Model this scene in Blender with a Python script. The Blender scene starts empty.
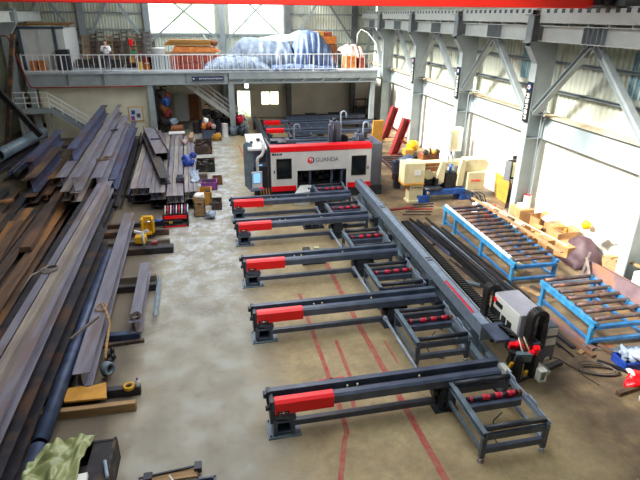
import bpy, bmesh, math, random
from mathutils import Vector, Matrix, noise
random.seed(7)
sc = bpy.context.scene
COL = sc.collection
PI = math.pi
ML = math.radians(1.48)          # the drilling line stands 1.5 degrees off the hall's axis

# ---------------------------------------------------------------- materials
def mat(name, c, rough=.5, metal=0., c2=None, scale=4., amt=.5, c3=None, scale3=.8, bump=0., stretch=None, emit=0., alpha=1., detail=5):
    m = bpy.data.materials.new(name); m.use_nodes = True
    nt = m.node_tree; N = nt.nodes; L = nt.links
    b = N['Principled BSDF']
    b.inputs['Roughness'].default_value = rough; b.inputs['Metallic'].default_value = metal
    b.inputs['Base Color'].default_value = (*c, 1)
    if emit:
        b.inputs['Emission Color'].default_value = (*c, 1); b.inputs['Emission Strength'].default_value = emit
    if alpha < 1: b.inputs['Alpha'].default_value = alpha
    if c2 or bump:
        tc = N.new('ShaderNodeTexCoord'); mp = N.new('ShaderNodeMapping'); L.new(tc.outputs['Object'], mp.inputs[0])
        if stretch: mp.inputs['Scale'].default_value = stretch
        nz = N.new('ShaderNodeTexNoise'); nz.inputs['Scale'].default_value = scale; nz.inputs['Detail'].default_value = detail
        L.new(mp.outputs[0], nz.inputs['Vector'])
    if c2:
        rp = N.new('ShaderNodeValToRGB'); rp.color_ramp.elements[0].position = .5 - .28 * amt; rp.color_ramp.elements[1].position = .5 + .28 * (1.4 - amt)
        rp.color_ramp.elements[0].color = (*c2, 1); rp.color_ramp.elements[1].color = (*c, 1)
        L.new(nz.outputs['Fac'], rp.inputs[0]); out = rp.outputs[0]
        if c3:
            n3 = N.new('ShaderNodeTexNoise'); n3.inputs['Scale'].default_value = scale3; n3.inputs['Detail'].default_value = 6
            L.new(mp.outputs[0], n3.inputs['Vector'])
            r3 = N.new('ShaderNodeValToRGB'); r3.color_ramp.elements[0].position = .52; r3.color_ramp.elements[1].position = .66
            L.new(n3.outputs['Fac'], r3.inputs[0])
            mx = N.new('ShaderNodeMixRGB'); L.new(r3.outputs[0], mx.inputs[0]); L.new(out, mx.inputs[1]); mx.inputs[2].default_value = (*c3, 1); out = mx.outputs[0]
        L.new(out, b.inputs['Base Color'])
    if bump:
        bp = N.new('ShaderNodeBump'); bp.inputs['Strength'].default_value = bump; bp.inputs['Distance'].default_value = .02
        L.new(nz.outputs['Fac'], bp.inputs['Height']); L.new(bp.outputs[0], b.inputs['Normal'])
    return m

def sh(r, g, b):                  # 0-255 display colour to linear
    return tuple(((v / 255) / 12.92 if v / 255 < .04045 else ((v / 255 + .055) / 1.055) ** 2.4) for v in (r, g, b))

M = dict(
    slate=mat('slate paint', sh(88, 100, 122), .35, 0, sh(66, 77, 97), 3, .5),
    slate_dark=mat('dark slate paint', sh(50, 57, 72), .42, 0, sh(34, 39, 48), 5, .5),
    teal=mat('grey green paint', sh(120, 138, 150), .35, 0, sh(94, 110, 122), 4, .5),
    rail=mat('light grey machined steel', sh(156, 172, 190), .3, 0, sh(130, 146, 166), 6, .5),
    charcoal=mat('charcoal sheet metal', sh(98, 104, 122), .4, 0, sh(86, 92, 108), 2, .4),
    black=mat('black rubber', sh(26, 27, 30), .6, 0, sh(16, 16, 18), 12, .5),
    dark=mat('oily dark metal', sh(48, 48, 52), .5, .4, sh(28, 27, 28), 8, .5),
    red=mat('signal red paint', sh(252, 8, 26), .35, 0),
    bodygrey=mat('lilac grey sheet metal', sh(158, 160, 172), .35, 0, sh(140, 142, 156), 2, .4),
    pink=mat('crimson stripe', sh(212, 30, 62), .4, 0),
    crane=mat('crane red paint', sh(240, 44, 30), .45, 0),
    white=mat('white enamel', sh(226, 228, 228), .35, 0, sh(210, 212, 212), 2, .3),
    offwhite=mat('pale grey enamel', sh(214, 220, 216), .4, 0, sh(200, 206, 202), 2, .4),
    chrome=mat('bright steel', sh(200, 204, 208), .25, .9),
    grey=mat('structural grey paint', sh(156, 166, 168), .5, 0, sh(136, 146, 150), 1.5, .4),
    grey_dark=mat('dark grey paint', sh(112, 116, 120), .55, 0, sh(92, 96, 98), 2, .4),  # darker tone than the structural grey
    railing=mat('white railing paint', sh(232, 234, 236), .4, 0),
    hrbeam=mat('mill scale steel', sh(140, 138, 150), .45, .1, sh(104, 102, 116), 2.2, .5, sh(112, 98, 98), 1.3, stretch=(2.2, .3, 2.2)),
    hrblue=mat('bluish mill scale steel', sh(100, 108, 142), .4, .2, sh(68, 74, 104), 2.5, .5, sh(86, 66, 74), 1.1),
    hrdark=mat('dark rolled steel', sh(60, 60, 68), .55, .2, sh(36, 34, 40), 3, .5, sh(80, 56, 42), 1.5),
    rust=mat('rusted steel', sh(118, 88, 64), .75, .1, sh(76, 58, 48), 3, .5, sh(146, 100, 56), 1.3, stretch=(2, .25, 2)),
    rustdark=mat('dark rusted steel', sh(94, 76, 66), .7, .1, sh(56, 46, 42), 3, .5, sh(120, 84, 60), 1.3, stretch=(2, .25, 2)),
    tan_steel=mat('light oxidised flange', sh(168, 160, 142), .55, .1, sh(118, 108, 108), 3, .5, sh(130, 120, 128), 1.2, stretch=(2, .2, 2)),
    pipeblue=mat('blue steel pipe', sh(70, 86, 118), .45, .2, sh(44, 54, 78), 3, .5),
    blue=mat('bright blue paint', sh(48, 122, 184), .4, 0, sh(32, 90, 142), 5, .5),
    cyan=mat('sky blue paint', sh(76, 158, 204), .4, 0, sh(46, 120, 170), 5, .5),
    deepblue=mat('deep blue paint', sh(44, 104, 196), .4, 0, sh(22, 56, 120), 4, .5),
    roller=mat('worn roller steel', sh(96, 76, 76), .5, .15, sh(58, 46, 50), 5, .5, sh(134, 92, 72), 3),
    cream=mat('cream machine paint', sh(222, 214, 176), .4, 0, sh(196, 186, 146), 2, .4),
    yellow=mat('yellow paint', sh(232, 186, 34), .45, 0, sh(204, 152, 20), 4, .4),
    mustard=mat('mustard board', sh(206, 152, 60), .7, 0, sh(180, 128, 48), 4, .4),
    wood=mat('sawn timber', sh(182, 150, 108), .8, 0, sh(138, 108, 74), 6, .5, stretch=(.2, 3, 3)),
    woodgrey=mat('weathered sleeper timber', sh(128, 116, 104), .85, 0, sh(86, 78, 72), 6, .5, stretch=(.2, 3, 3)),
    log=mat('yellowed plank stack', sh(200, 150, 74), .8, 0, sh(130, 92, 44), 7, .5, stretch=(.3, 3, 6)),
    orange=mat('orange brown board', sh(214, 138, 58), .7, 0, sh(176, 96, 36), 4, .4),
    card=mat('brown cardboard', sh(196, 154, 104), .85, 0, sh(172, 130, 84), 3, .4),
    tarp=mat('blue grey tarpaulin', sh(130, 146, 166), .45, 0, sh(94, 108, 128), 3, .5),
    tarpblue=mat('blue tarpaulin', sh(116, 138, 176), .45, 0, sh(80, 98, 132), 3, .5),
    film=mat('pale plastic film', sh(184, 200, 218), .25, 0, sh(120, 138, 162), 5, .5),
    pinksheet=mat('dusty pink dust sheet', sh(204, 182, 176), .8, 0, sh(160, 136, 132), 4, .5),
    greenfilm=mat('yellow green plastic film', sh(182, 188, 136), .15, 0, sh(140, 150, 98), 5, .5, alpha=.88),
    crate_red=mat('brick red crates', sh(176, 76, 50), .7, 0, sh(130, 52, 38), 6, .5),
    redrust=mat('red oxide primer', sh(156, 44, 44), .6, 0, sh(112, 32, 34), 4, .5),
    skin=mat('skin', sh(206, 160, 132), .6), hair=mat('black hair', sh(24, 20, 20), .6),
    shirt=mat('white work jacket', sh(228, 232, 238), .8), navy=mat('navy trousers', sh(38, 46, 74), .8), darkcloth=mat('dark clothing', sh(30, 30, 34), .85),
    bluebag=mat('blue plastic', sh(40, 84, 190), .35, 0, sh(24, 52, 130), 6, .4),
    glass=mat('dark tinted glass', sh(24, 30, 34), .08, 0),
    screen=mat('lit touch screen', sh(120, 170, 226), .3, 0, emit=.9),
    lamp=mat('lit lamp face', sh(245, 250, 255), .3, 0, emit=10.),
    paper=mat('white paper', sh(236, 236, 232), .8), green=mat('green plastic', sh(50, 140, 90), .5),
    purple=mat('purple plastic', sh(140, 70, 150), .5), signnavy=mat('navy sign board', sh(34, 48, 84), .5),
    signblack=mat('black sign board', sh(20, 22, 28), .5), junk=mat('dark grimy parts', sh(52, 50, 50), .7, .1, sh(26, 26, 28), 9, .5, sh(84, 70, 58), 5),
    mustard_dark=mat('old varnished wood', sh(150, 92, 50), .6, 0, sh(108, 62, 34), 4, .5),
)

# ---------------------------------------------------------------- mesh builder
def frame_of(p0, p1, roll=0.):
    a = Vector(p0); d = (Vector(p1) - a); L = d.length; d.normalize()
    u = Vector((0, 0, 1)).cross(d)
    if u.length < 1e-4: u = Vector((1, 0, 0))
    u.normalize(); v = d.cross(u)
    if roll:
        R = Matrix.Rotation(roll, 3, d); u = R @ u; v = R @ v
    return a, d, u, v, L
class MB:
    def __init__(s): s.v = []; s.f = []; s.m = []; s.sm = []
    def _add(s, vs, fs, mi=0, smooth=False):
        o = len(s.v); s.v += [tuple(x) for x in vs]
        for f in fs: s.f.append([o + i for i in f]); s.m.append(mi); s.sm.append(smooth)
        return s
    def box(s, x0, x1, y0, y1, z0, z1, mi=0):
        vs = [(x, y, z) for z in (z0, z1) for y in (y0, y1) for x in (x0, x1)]
        return s._add(vs, [(0, 2, 3, 1), (4, 5, 7, 6), (0, 1, 5, 4), (2, 6, 7, 3), (0, 4, 6, 2), (1, 3, 7, 5)], mi)
    def rbox(s, c, size, rz=0, mi=0, rx=0, ry=0):
        R = Matrix.Rotation(rz, 3, 'Z') @ Matrix.Rotation(ry, 3, 'Y') @ Matrix.Rotation(rx, 3, 'X'); c = Vector(c)
        hx, hy, hz = size[0] / 2, size[1] / 2, size[2] / 2
        vs = [c + R @ Vector((x, y, z)) for z in (-hz, hz) for y in (-hy, hy) for x in (-hx, hx)]
        return s._add(vs, [(0, 2, 3, 1), (4, 5, 7, 6), (0, 1, 5, 4), (2, 6, 7, 3), (0, 4, 6, 2), (1, 3, 7, 5)], mi)
    def prof(s, p0, p1, pts, roll=0, mi=0, smooth=False):     # sweep an outline (u across, v up) from p0 to p1
        a, d, u, v, L = frame_of(p0, p1, roll); n = len(pts); e = a + d * L
        vs = [a + u * x + v * y for x, y in pts] + [e + u * x + v * y for x, y in pts]
        s._add(vs, [(i, (i + 1) % n, n + (i + 1) % n, n + i) for i in range(n)], mi, smooth)
        o = len(s.v) - 2 * n
        s.f.append([o + i for i in range(n)][::-1]); s.m.append(mi); s.sm.append(False)
        s.f.append([o + n + i for i in range(n)]); s.m.append(mi); s.sm.append(False)
        return s
    def bar(s, p0, p1, w, h, roll=0, mi=0):
        return s.prof(p0, p1, [(-w / 2, -h / 2), (w / 2, -h / 2), (w / 2, h / 2), (-w / 2, h / 2)], roll, mi)
    def hsec(s, p0, p1, w, h, t=.018, roll=0, mi=0):         # H section, p0-p1 is the bottom centre line
        b = w / 2; k = t * .5
        return s.prof(p0, p1, [(-b, 0), (b, 0), (b, t), (k, t), (k, h - t), (b, h - t), (b, h), (-b, h), (-b, h - t), (-k, h - t), (-k, t), (-b, t)], roll, mi)
    def csec(s, p0, p1, w, h, t=.014, roll=0, mi=0, flip=1):  # channel, web vertical, flanges towards +u*flip
        f = flip; b = w / 2
        pts = [(-b * f, 0), (b * f, 0), (b * f, t), ((-b + t) * f, t), ((-b + t) * f, h - t), (b * f, h - t), (b * f, h), (-b * f, h)]
        if f < 0: pts = pts[::-1]
        return s.prof(p0, p1, pts, roll, mi)
    def lsec(s, p0, p1, w, h, t=.01, roll=0, mi=0):
        return s.prof(p0, p1, [(0, 0), (w, 0), (w, t), (t, t), (t, h), (0, h)], roll, mi)
    def hollow(s, p0, p1, w, h, t=.012, mi=0):                # open ended square tube
        a, d, u, v, L = frame_of(p0, p1); e = a + d * L; vs = []
        for c in (a, e):
            for q in (0, t):
                b, g = w / 2 - q, h / 2 - q
                vs += [c + u * x + v * y for x, y in ((-b, -g), (b, -g), (b, g), (-b, g))]
        fs = []
        for i in range(4):
            j = (i + 1) % 4
            fs += [(i, j, 8 + j, 8 + i), (4 + j, 4 + i, 12 + i, 12 + j), (j, i, 4 + i, 4 + j), (8 + i, 8 + j, 12 + j, 12 + i)]
        return s._add(vs, fs, mi)
    def tube(s, p0, p1, r, n=12, r2=None, mi=0, caps=True):
        a, d, u, v, L = frame_of(p0, p1); r2 = r if r2 is None else r2; e = a + d * L
        vs = [a + (u * math.cos(t) + v * math.sin(t)) * r for t in [2 * PI * i / n for i in range(n)]] + [e + (u * math.cos(t) + v * math.sin(t)) * r2 for t in [2 * PI * i / n for i in range(n)]]
        s._add(vs, [(i, (i + 1) % n, n + (i + 1) % n, n + i) for i in range(n)], mi, True)
        if caps:
            o = len(s.v) - 2 * n
            s.f.append([o + i for i in range(n)][::-1]); s.m.append(mi); s.sm.append(False)
            s.f.append([o + n + i for i in range(n)]); s.m.append(mi); s.sm.append(False)
        return s
    def ring(s, p0, p1, r, ri, n=14, mi=0):                   # open pipe with wall thickness
        a, d, u, v, L = frame_of(p0, p1); e = a + d * L; vs = []
        for c in (a, e):
            for q in (r, ri): vs += [c + (u * math.cos(2 * PI * i / n) + v * math.sin(2 * PI * i / n)) * q for i in range(n)]
        fs = []
        for i in range(n):
            j = (i + 1) % n
            fs += [(i, j, 2 * n + j, 2 * n + i), (n + j, n + i, 3 * n + i, 3 * n + j), (j, i, n + i, n + j), (2 * n + i, 2 * n + j, 3 * n + j, 3 * n + i)]
        return s._add(vs, fs, mi, True)
    def path(s, pts, r, n=7, mi=0, closed=False):
        P = [Vector(p) for p in pts]; k = len(P); vs = []; pu = None
        for i, p in enumerate(P):
            if closed: d = P[(i + 1) % k] - P[i - 1]
            else: d = P[min(i + 1, k - 1)] - P[max(i - 1, 0)]
            d.normalize()
            u = pu - d * pu.dot(d) if pu else (Vector((0, 0, 1)).cross(d) if abs(d.z) < .95 else Vector((1, 0, 0)).cross(d))
            if u.length < 1e-5: u = Vector((1, 0, 0))
            u.normalize(); pu = u; v = d.cross(u)
            vs += [p + (u * math.cos(2 * PI * j / n) + v * math.sin(2 * PI * j / n)) * r for j in range(n)]
        fs = []
        for i in range(k if closed else k - 1):
            a, b = i * n, ((i + 1) % k) * n
            fs += [(a + j, a + (j + 1) % n, b + (j + 1) % n, b + j) for j in range(n)]
        if not closed: fs += [tuple(range(n))[::-1], tuple(range((k - 1) * n, k * n))]
        return s._add(vs, fs, mi, True)
    def poly(s, pts, z0, z1, mi=0):                           # plan outline raised from z0 to z1
        n = len(pts)
        s._add([(x, y, z0) for x, y in pts] + [(x, y, z1) for x, y in pts], [(i, (i + 1) % n, n + (i + 1) % n, n + i) for i in range(n)] + [tuple(range(n))[::-1], tuple(range(n, 2 * n))], mi)
        return s
    def xz(s, pts, y0, y1, mi=0):                             # elevation outline (x, z) given a depth in y
        n = len(pts)
        return s._add([(x, y0, z) for x, z in pts] + [(x, y1, z) for x, z in pts], [(i, (i + 1) % n, n + (i + 1) % n, n + i) for i in range(n)] + [tuple(range(n))[::-1], tuple(range(n, 2 * n))], mi)
    def yz(s, pts, x0, x1, mi=0):
        n = len(pts)
        return s._add([(x0, y, z) for y, z in pts] + [(x1, y, z) for y, z in pts], [(i, (i + 1) % n, n + (i + 1) % n, n + i) for i in range(n)] + [tuple(range(n))[::-1], tuple(range(n, 2 * n))], mi)
    def lathe(s, c, prof, n=16, mi=0):                        # prof: (radius, z)
        x, y, z0 = c; vs = []
        for r, z in prof: vs += [(x + r * math.cos(2 * PI * j / n), y + r * math.sin(2 * PI * j / n), z0 + z) for j in range(n)]
        fs = []
        for i in range(len(prof) - 1):
            fs += [(i * n + j, i * n + (j + 1) % n, (i + 1) * n + (j + 1) % n, (i + 1) * n + j) for j in range(n)]
        fs += [tuple(range(n))[::-1], tuple(range((len(prof) - 1) * n, len(prof) * n))]
        return s._add(vs, fs, mi, True)
    def blob(s, c, r, seed=0, amp=.25, sub=3, mi=0, freq=1.6, smooth=True):
        bm = bmesh.new(); bmesh.ops.create_icosphere(bm, subdivisions=sub, radius=1)
        rr = Vector(r) if hasattr(r, '__len__') else Vector((r, r, r)); c = Vector(c); o = Vector((seed * 3.1, seed * 1.7, seed * .9)); vs = []
        for v in bm.verts:
            k = 1 + amp * noise.noise(v.co * freq + o) * 2
            vs.append((c.x + v.co.x * k * rr.x, c.y + v.co.y * k * rr.y, c.z + v.co.z * k * rr.z))
        fs = [[v.index for v in f.verts] for f in bm.faces]; bm.free()
        return s._add(vs, fs, mi, smooth)
    def sheet(s, nx, ny, fn, t=.01, mi=0, smooth=True):       # fn(u,v) -> point; a sheet with thickness
        vs = [fn(i / nx, j / ny) for j in range(ny + 1) for i in range(nx + 1)]
        P = [Vector(p) for p in vs]; W = nx + 1; lo = []
        for j in range(ny + 1):
            for i in range(W):
                du = P[j * W + min(i + 1, nx)] - P[j * W + max(i - 1, 0)]; dv = P[min(j + 1, ny) * W + i] - P[max(j - 1, 0) * W + i]
                nn = du.cross(dv); nn = nn.normalized() if nn.length > 1e-9 else Vector((0, 0, 1))
                lo.append(P[j * W + i] - nn * t)
        K = len(P); fs = []
        for j in range(ny):
            for i in range(nx):
                a = j * W + i; fs += [(a, a + 1, a + W + 1, a + W), (K + a, K + a + W, K + a + W + 1, K + a + 1)]
        for i in range(nx):
            a = i; fs.append((a + 1, a, K + a, K + a + 1)); a = ny * W + i; fs.append((a, a + 1, K + a + 1, K + a))
        for j in range(ny):
            a = j * W; fs.append((a, a + W, K + a + W, K + a)); a = j * W + nx; fs.append((a + W, a, K + a, K + a + W))
        return s._add(P + lo, fs, mi, smooth)
    def build(s, name, mats, parent=None, m=False, bevel=0., seg=1):
        if not isinstance(mats, (list, tuple)): mats = [mats]
        V = [Vector(p) for p in s.v]
        if m:
            R = Matrix.Rotation(ML, 4, 'Z'); d = Vector((-.08, .04, 0)) if m == 'C' else Vector((0, 0, 0)); V = [R @ (p + d) for p in V]
        if parent is not None:
            I = Matrix.Translation(parent['_l']) @ Matrix.Rotation(parent['_r'], 4, 'Z') if '_l' in parent else Matrix.Identity(4)
            I = I.inverted(); V = [I @ p for p in V]; c = Vector((0, 0, 0))
        else:
            xs = [p.x for p in V]; ys = [p.y for p in V]; zs = [p.z for p in V]
            c = Vector(((min(xs) + max(xs)) / 2, (min(ys) + max(ys)) / 2, min(zs))); V = [p - c for p in V]
        me = bpy.data.meshes.new(name); me.from_pydata([tuple(p) for p in V], [], s.f)
        for k in mats: me.materials.append(M[k] if isinstance(k, str) else k)
        me.polygons.foreach_set('material_index', s.m); me.polygons.foreach_set('use_smooth', s.sm)
        me.update()
        bm = bmesh.new(); bm.from_mesh(me); bmesh.ops.recalc_face_normals(bm, faces=bm.faces); bm.to_mesh(me); bm.free()
        o = bpy.data.objects.new(name, me); COL.objects.link(o); o.location = c
        if parent is not None: o.parent = parent
        if bevel:
            bv = o.modifiers.new('bevel', 'BEVEL'); bv.width = bevel; bv.segments = seg; bv.limit_method = 'ANGLE'; bv.angle_limit = .7
        return o
def tag(o, label=None, cat=None, group=None, kind=None):
    if label: o['label'] = label
    if cat: o['category'] = cat
    if group: o['group'] = group
    if kind: o['kind'] = kind
    return o
def T(name, label, cat, loc=(0, 0, 0), rz=0., group=None, m=False):
    o = bpy.data.objects.new(name, None); COL.objects.link(o); o.empty_display_size = .2
    if m:
        p = Matrix.Rotation(ML, 4, 'Z') @ Vector(loc); loc = tuple(p); rz += ML
    o.location = loc; o.rotation_euler = (0, 0, rz)
    o['_l'] = list(loc); o['_r'] = rz
    return tag(o, label, cat, group)
def nest(o, child, par):                          # make parts of one kind the sub-parts of another
    base = lambda q: q.name.split('.')[0]
    ch = [c for c in kids(o) if base(c) == child]; pa = [c for c in kids(o) if base(c) == par]
    ch.sort(key=lambda q: q.name); pa.sort(key=lambda q: q.name)
    for i, c in enumerate(ch):
        if pa: c.parent = pa[i] if len(pa) == len(ch) else pa[0]
def kids(o): return [c for c in bpy.data.objects if c.parent == o]
def dup(root, loc=None, rz=None, label=None, group=None, m=False):
    def cp(o, par):
        c = o.copy(); COL.objects.link(c)
        if par is not None: c.parent = par
        for k in kids(o): cp(k, c)
        return c
    r = cp(root, None)
    if loc is not None:
        if m: loc = tuple(Matrix.Rotation(ML, 4, 'Z') @ Vector(loc)); rz = (rz or 0) + ML
        r.location = loc
    if rz is not None: r.rotation_euler = (0, 0, rz)
    if label: r['label'] = label
    if group: r['group'] = group
    return r
def struct(mb, name, mats, **k):
    o = mb.build(name, mats, **k); o['kind'] = 'structure'; return o
def text(name, s, size, loc, rot, mt, parent=None, ext=.003, sx=1.):
    cu = bpy.data.curves.new(name, 'FONT'); cu.body = s; cu.size = size; cu.extrude = ext; cu.align_x = 'CENTER'; cu.align_y = 'CENTER'
    t = bpy.data.objects.new(name + '_tmp', cu); COL.objects.link(t)
    dg = bpy.context.evaluated_depsgraph_get(); dg.update()
    me = bpy.data.meshes.new_from_object(t.evaluated_get(dg)); bpy.data.objects.remove(t)
    me.materials.clear(); me.materials.append(M[mt])
    W = Matrix.LocRotScale(Vector(loc), rot, Vector((sx, 1, 1)))
    if parent is not None:
        I = (Matrix.Translation(parent['_l']) @ Matrix.Rotation(parent['_r'], 4, 'Z')).inverted(); W = I @ W
    me.transform(W); o = bpy.data.objects.new(name, me); COL.objects.link(o); o.parent = parent
    return o
from mathutils import Euler
E_ = lambda x, y, z: Euler((x, y, z)).to_quaternion()
EXPO = 0.55
# ================================================================ SETTING
# floor: worn concrete with a paler swept aisle and darker oily ground on the right
def floor_mat():
    m = bpy.data.materials.new('worn concrete'); m.use_nodes = True; nt = m.node_tree; N = nt.nodes; L = nt.links; b = N['Principled BSDF']
    tc = N.new('ShaderNodeTexCoord'); sp = N.new('ShaderNodeSeparateXYZ'); L.new(tc.outputs['Object'], sp.inputs[0])
    def nz(s, d=6, r=.6):
        n = N.new('ShaderNodeTexNoise'); n.inputs['Scale'].default_value = s; n.inputs['Detail'].default_value = d; n.inputs['Roughness'].default_value = r
        L.new(tc.outputs['Object'], n.inputs['Vector']); return n.outputs['Fac']
    def math_(op, a, c):
        n = N.new('ShaderNodeMath'); n.operation = op
        for i, q in enumerate((a, c)):
            if isinstance(q, (int, float)): n.inputs[i].default_value = q
            else: L.new(q, n.inputs[i])
        return n.outputs[0]
    def ramp(x, e):
        r = N.new('ShaderNodeValToRGB'); L.new(x, r.inputs[0])
        while len(r.color_ramp.elements) < len(e): r.color_ramp.elements.new(.5)
        for k, (p, c) in enumerate(e): r.color_ramp.elements[k].position = p; r.color_ramp.elements[k].color = (*c, 1)
        return r.outputs[0]
    def mix(f, a, c):
        n = N.new('ShaderNodeMixRGB'); L.new(f, n.inputs[0])
        for i, q in ((1, a), (2, c)):
            if isinstance(q, tuple): n.inputs[i].default_value = (*q, 1)
            else: L.new(q, n.inputs[i])
        return n.outputs[0]
    B = (0, 0, 0); W = (1, 1, 1)
    base = ramp(nz(.9, 9, .72), [(.3, sh(140, 122, 92)), (.5, sh(170, 152, 114)), (.7, sh(192, 174, 134))])
    fine = nz(9, 8, .7)
    base = mix(math_('MULTIPLY', ramp(fine, [(.45, B), (.75, W)]), .35), base, sh(118, 108, 92))
    # the aisle: x between -1.6 and 1.2, edge broken by noise
    xx = math_('ADD', sp.outputs[0], math_('MULTIPLY', math_('SUBTRACT', nz(.5), .5), 2.2))
    ais = ramp(math_('MULTIPLY', math_('ADD', xx, 3.), .1), [(.0, B), (.12, W), (.32, W), (.43, B)])
    aisc = ramp(nz(1.6, 8, .65), [(.3, sh(124, 122, 114)), (.5, sh(156, 154, 144)), (.68, sh(184, 188, 186))])
    base = mix(math_('MULTIPLY', ais, .85), base, aisc)
    # pale scuffing with bluish window glare painted in, at the head of the aisle
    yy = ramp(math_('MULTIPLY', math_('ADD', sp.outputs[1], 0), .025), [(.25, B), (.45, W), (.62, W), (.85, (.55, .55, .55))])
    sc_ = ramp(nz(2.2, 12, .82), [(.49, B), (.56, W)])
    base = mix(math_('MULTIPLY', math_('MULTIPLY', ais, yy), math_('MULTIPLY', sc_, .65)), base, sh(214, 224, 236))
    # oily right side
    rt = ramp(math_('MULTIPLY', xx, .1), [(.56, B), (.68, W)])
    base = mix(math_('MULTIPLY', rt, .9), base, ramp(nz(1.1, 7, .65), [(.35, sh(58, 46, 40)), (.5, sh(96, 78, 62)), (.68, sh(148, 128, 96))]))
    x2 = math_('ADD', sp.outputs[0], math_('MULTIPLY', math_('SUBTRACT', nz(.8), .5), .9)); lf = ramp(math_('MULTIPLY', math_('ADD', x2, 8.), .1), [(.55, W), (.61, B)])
    base = mix(math_('MULTIPLY', lf, .8), base, sh(76, 68, 64))  # floor around the left steel darkened, its shadow put into the brown
    # oil stains and fine cracks
    st = ramp(nz(.55, 3, .5), [(.6, B), (.68, W)])
    base = mix(math_('MULTIPLY', st, .35), base, sh(96, 88, 76))
    sp2 = ramp(nz(3.2, 10, .8), [(.46, B), (.58, W)]); base = mix(math_('MULTIPLY', sp2, .22), base, sh(104, 94, 78))
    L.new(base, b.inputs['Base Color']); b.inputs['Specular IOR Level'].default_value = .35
    L.new(ramp(nz(1.8), [(.3, (.5,) * 3), (.7, (.75,) * 3)]), b.inputs['Roughness'])
    bp = N.new('ShaderNodeBump'); bp.inputs['Strength'].default_value = .08; bp.inputs['Distance'].default_value = .01; L.new(fine, bp.inputs['Height']); L.new(bp.outputs[0], b.inputs['Normal'])
    return m
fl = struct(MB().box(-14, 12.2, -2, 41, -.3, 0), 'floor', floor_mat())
fl.data.transform(Matrix.Translation(fl.location)); fl.location = (0, 0, 0)

M['plaster'] = mat('cream plaster', sh(232, 230, 208), .8, 0, sh(214, 212, 188), 1.2, .5)
M['whitewall'] = mat('white wall board', sh(250, 250, 244), .75, 0, sh(238, 236, 222), 1., .4)
M['backgrey'] = mat('dusty grey wall board', sh(222, 216, 202), .8, 0, sh(204, 198, 184), 1., .5)
M['band'] = mat('pale blue grey girt', sh(176, 190, 194), .5, 0, sh(160, 174, 178), 2, .4)
M['ledge'] = mat('cream ledge', sh(206, 194, 170), .7, 0, sh(176, 162, 136), 3, .5)
M['corr'] = mat('greenish white corrugated sheet', sh(222, 226, 212), .6, 0, sh(208, 214, 198), 1., .4)
M['roofm'] = mat('grey roof sheet', sh(150, 150, 150), .7)
M['decktop'] = mat('galvanised deck', sh(190, 200, 208), .5, .1, sh(160, 170, 180), 2, .4)

def corr(mb, x0, x1, z0, z1, y, axis='x', step=.2, d=.04, mi=0):   # corrugated sheet: trapezoid ribs
    n = max(1, int(round((x1 - x0) / step))); pts = []
    for i in range(n):
        a = x0 + (x1 - x0) * i / n; w = (x1 - x0) / n
        pts += [(a, 0), (a + w * .35, 0), (a + w * .5, d), (a + w * .85, d)]
    pts += [(x1, 0)]
    pts = pts + [(p, q - .02) for p, q in pts[::-1]]
    if axis == 'x': vs = [(p, y - q) for p, q in pts]
    else: vs = [(y - q, p) for p, q in pts]
    # sheet built as separate quads so concave outlines never matter
    k = len(pts) // 2; K = len(vs)
    V = [(x, yy, z0) for x, yy in vs] + [(x, yy, z1) for x, yy in vs]; F = []
    for i in range(K): F.append((i, (i + 1) % K, K + (i + 1) % K, K + i))
    for i in range(k - 1): F += [(i, K - 1 - i, K - 2 - i, i + 1), (K + i, K + i + 1, 2 * K - 2 - i, 2 * K - 1 - i)]
    mb._add(V, F, mi)

XR = 11.9; YB = 40.3; COLY = [5.5, 11.4, 17.3, 23.2, 29.1, 35.0]
# back wall: lower board with a door opening and a window opening
mb = MB()
mb.box(-13, 1.49, YB, YB + .2, 0, 4.0); mb.box(1.49, 2.45, YB, YB + .2, 1.98, 4); mb.box(2.45, 3.25, YB, YB + .2, 0, 4)
mb.box(3.25, 4.62, YB, YB + .2, 0, .9); mb.box(3.25, 4.62, YB, YB + .2, 1.94, 4); mb.box(4.62, 12, YB, YB + .2, 0, 4)
struct(mb, 'wall_back', 'backgrey')
mb = MB()                                                     # corrugated upper wall around the two big openings
corr(mb, -13, -4.25, 4, 10.2, YB + .1); corr(mb, -4.25, .2, 4, 5.95, YB + .1); corr(mb, -4.25, .2, 8.3, 10.2, YB + .1)
corr(mb, .2, 1.15, 4, 10.2, YB + .1); corr(mb, 1.15, 5.05, 4, 5.9, YB + .1); corr(mb, 1.15, 5.05, 8.3, 10.2, YB + .1); corr(mb, 5.05, 12, 4, 10.2, YB + .1)
struct(mb, 'wall_back_upper', 'corr')
M['corrleft'] = mat('olive corrugated sheet', sh(168, 170, 150), .7, 0, sh(148, 150, 130), 1, .4)
mb = MB(); corr(mb, -2, 41, 0, 10.2, -13, 'y', .4); struct(mb, 'wall_left', 'corrleft')
mb = MB(); mb.box(XR, XR + .25, -2, 40.3, 0, 3.95); struct(mb, 'wall_right', 'whitewall')
mb = MB()
corr(mb, -2, 40.3, 3.95, 10.2, XR + .2, 'y', .25, .05); struct(mb, 'wall_right_upper', 'corr')
mb = MB()
for a, b in zip(COLY[:-1], COLY[1:]): mb.box(XR - .22, XR + .0, a + .0, b, 3.1, 3.9)
mb.box(XR - .22, XR, 35, 40.3, 3.1, 3.9); mb.box(XR - .22, XR, -2, 5.5, 3.1, 3.9)
struct(mb, 'trim_right_girt', 'band')
mb = MB(); mb.box(XR - .32, XR + .05, -2, 40.3, 3.9, 3.98); struct(mb, 'trim_right_ledge', 'ledge')
mb = MB()
for z in (4.75, 5.7, 6.9, 8.2): mb.csec((XR + .02, -2, z), (XR + .02, 40.3, z), .12, .1, .012)
struct(mb, 'trim_right_purlins', 'grey')
mb = MB()
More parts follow.
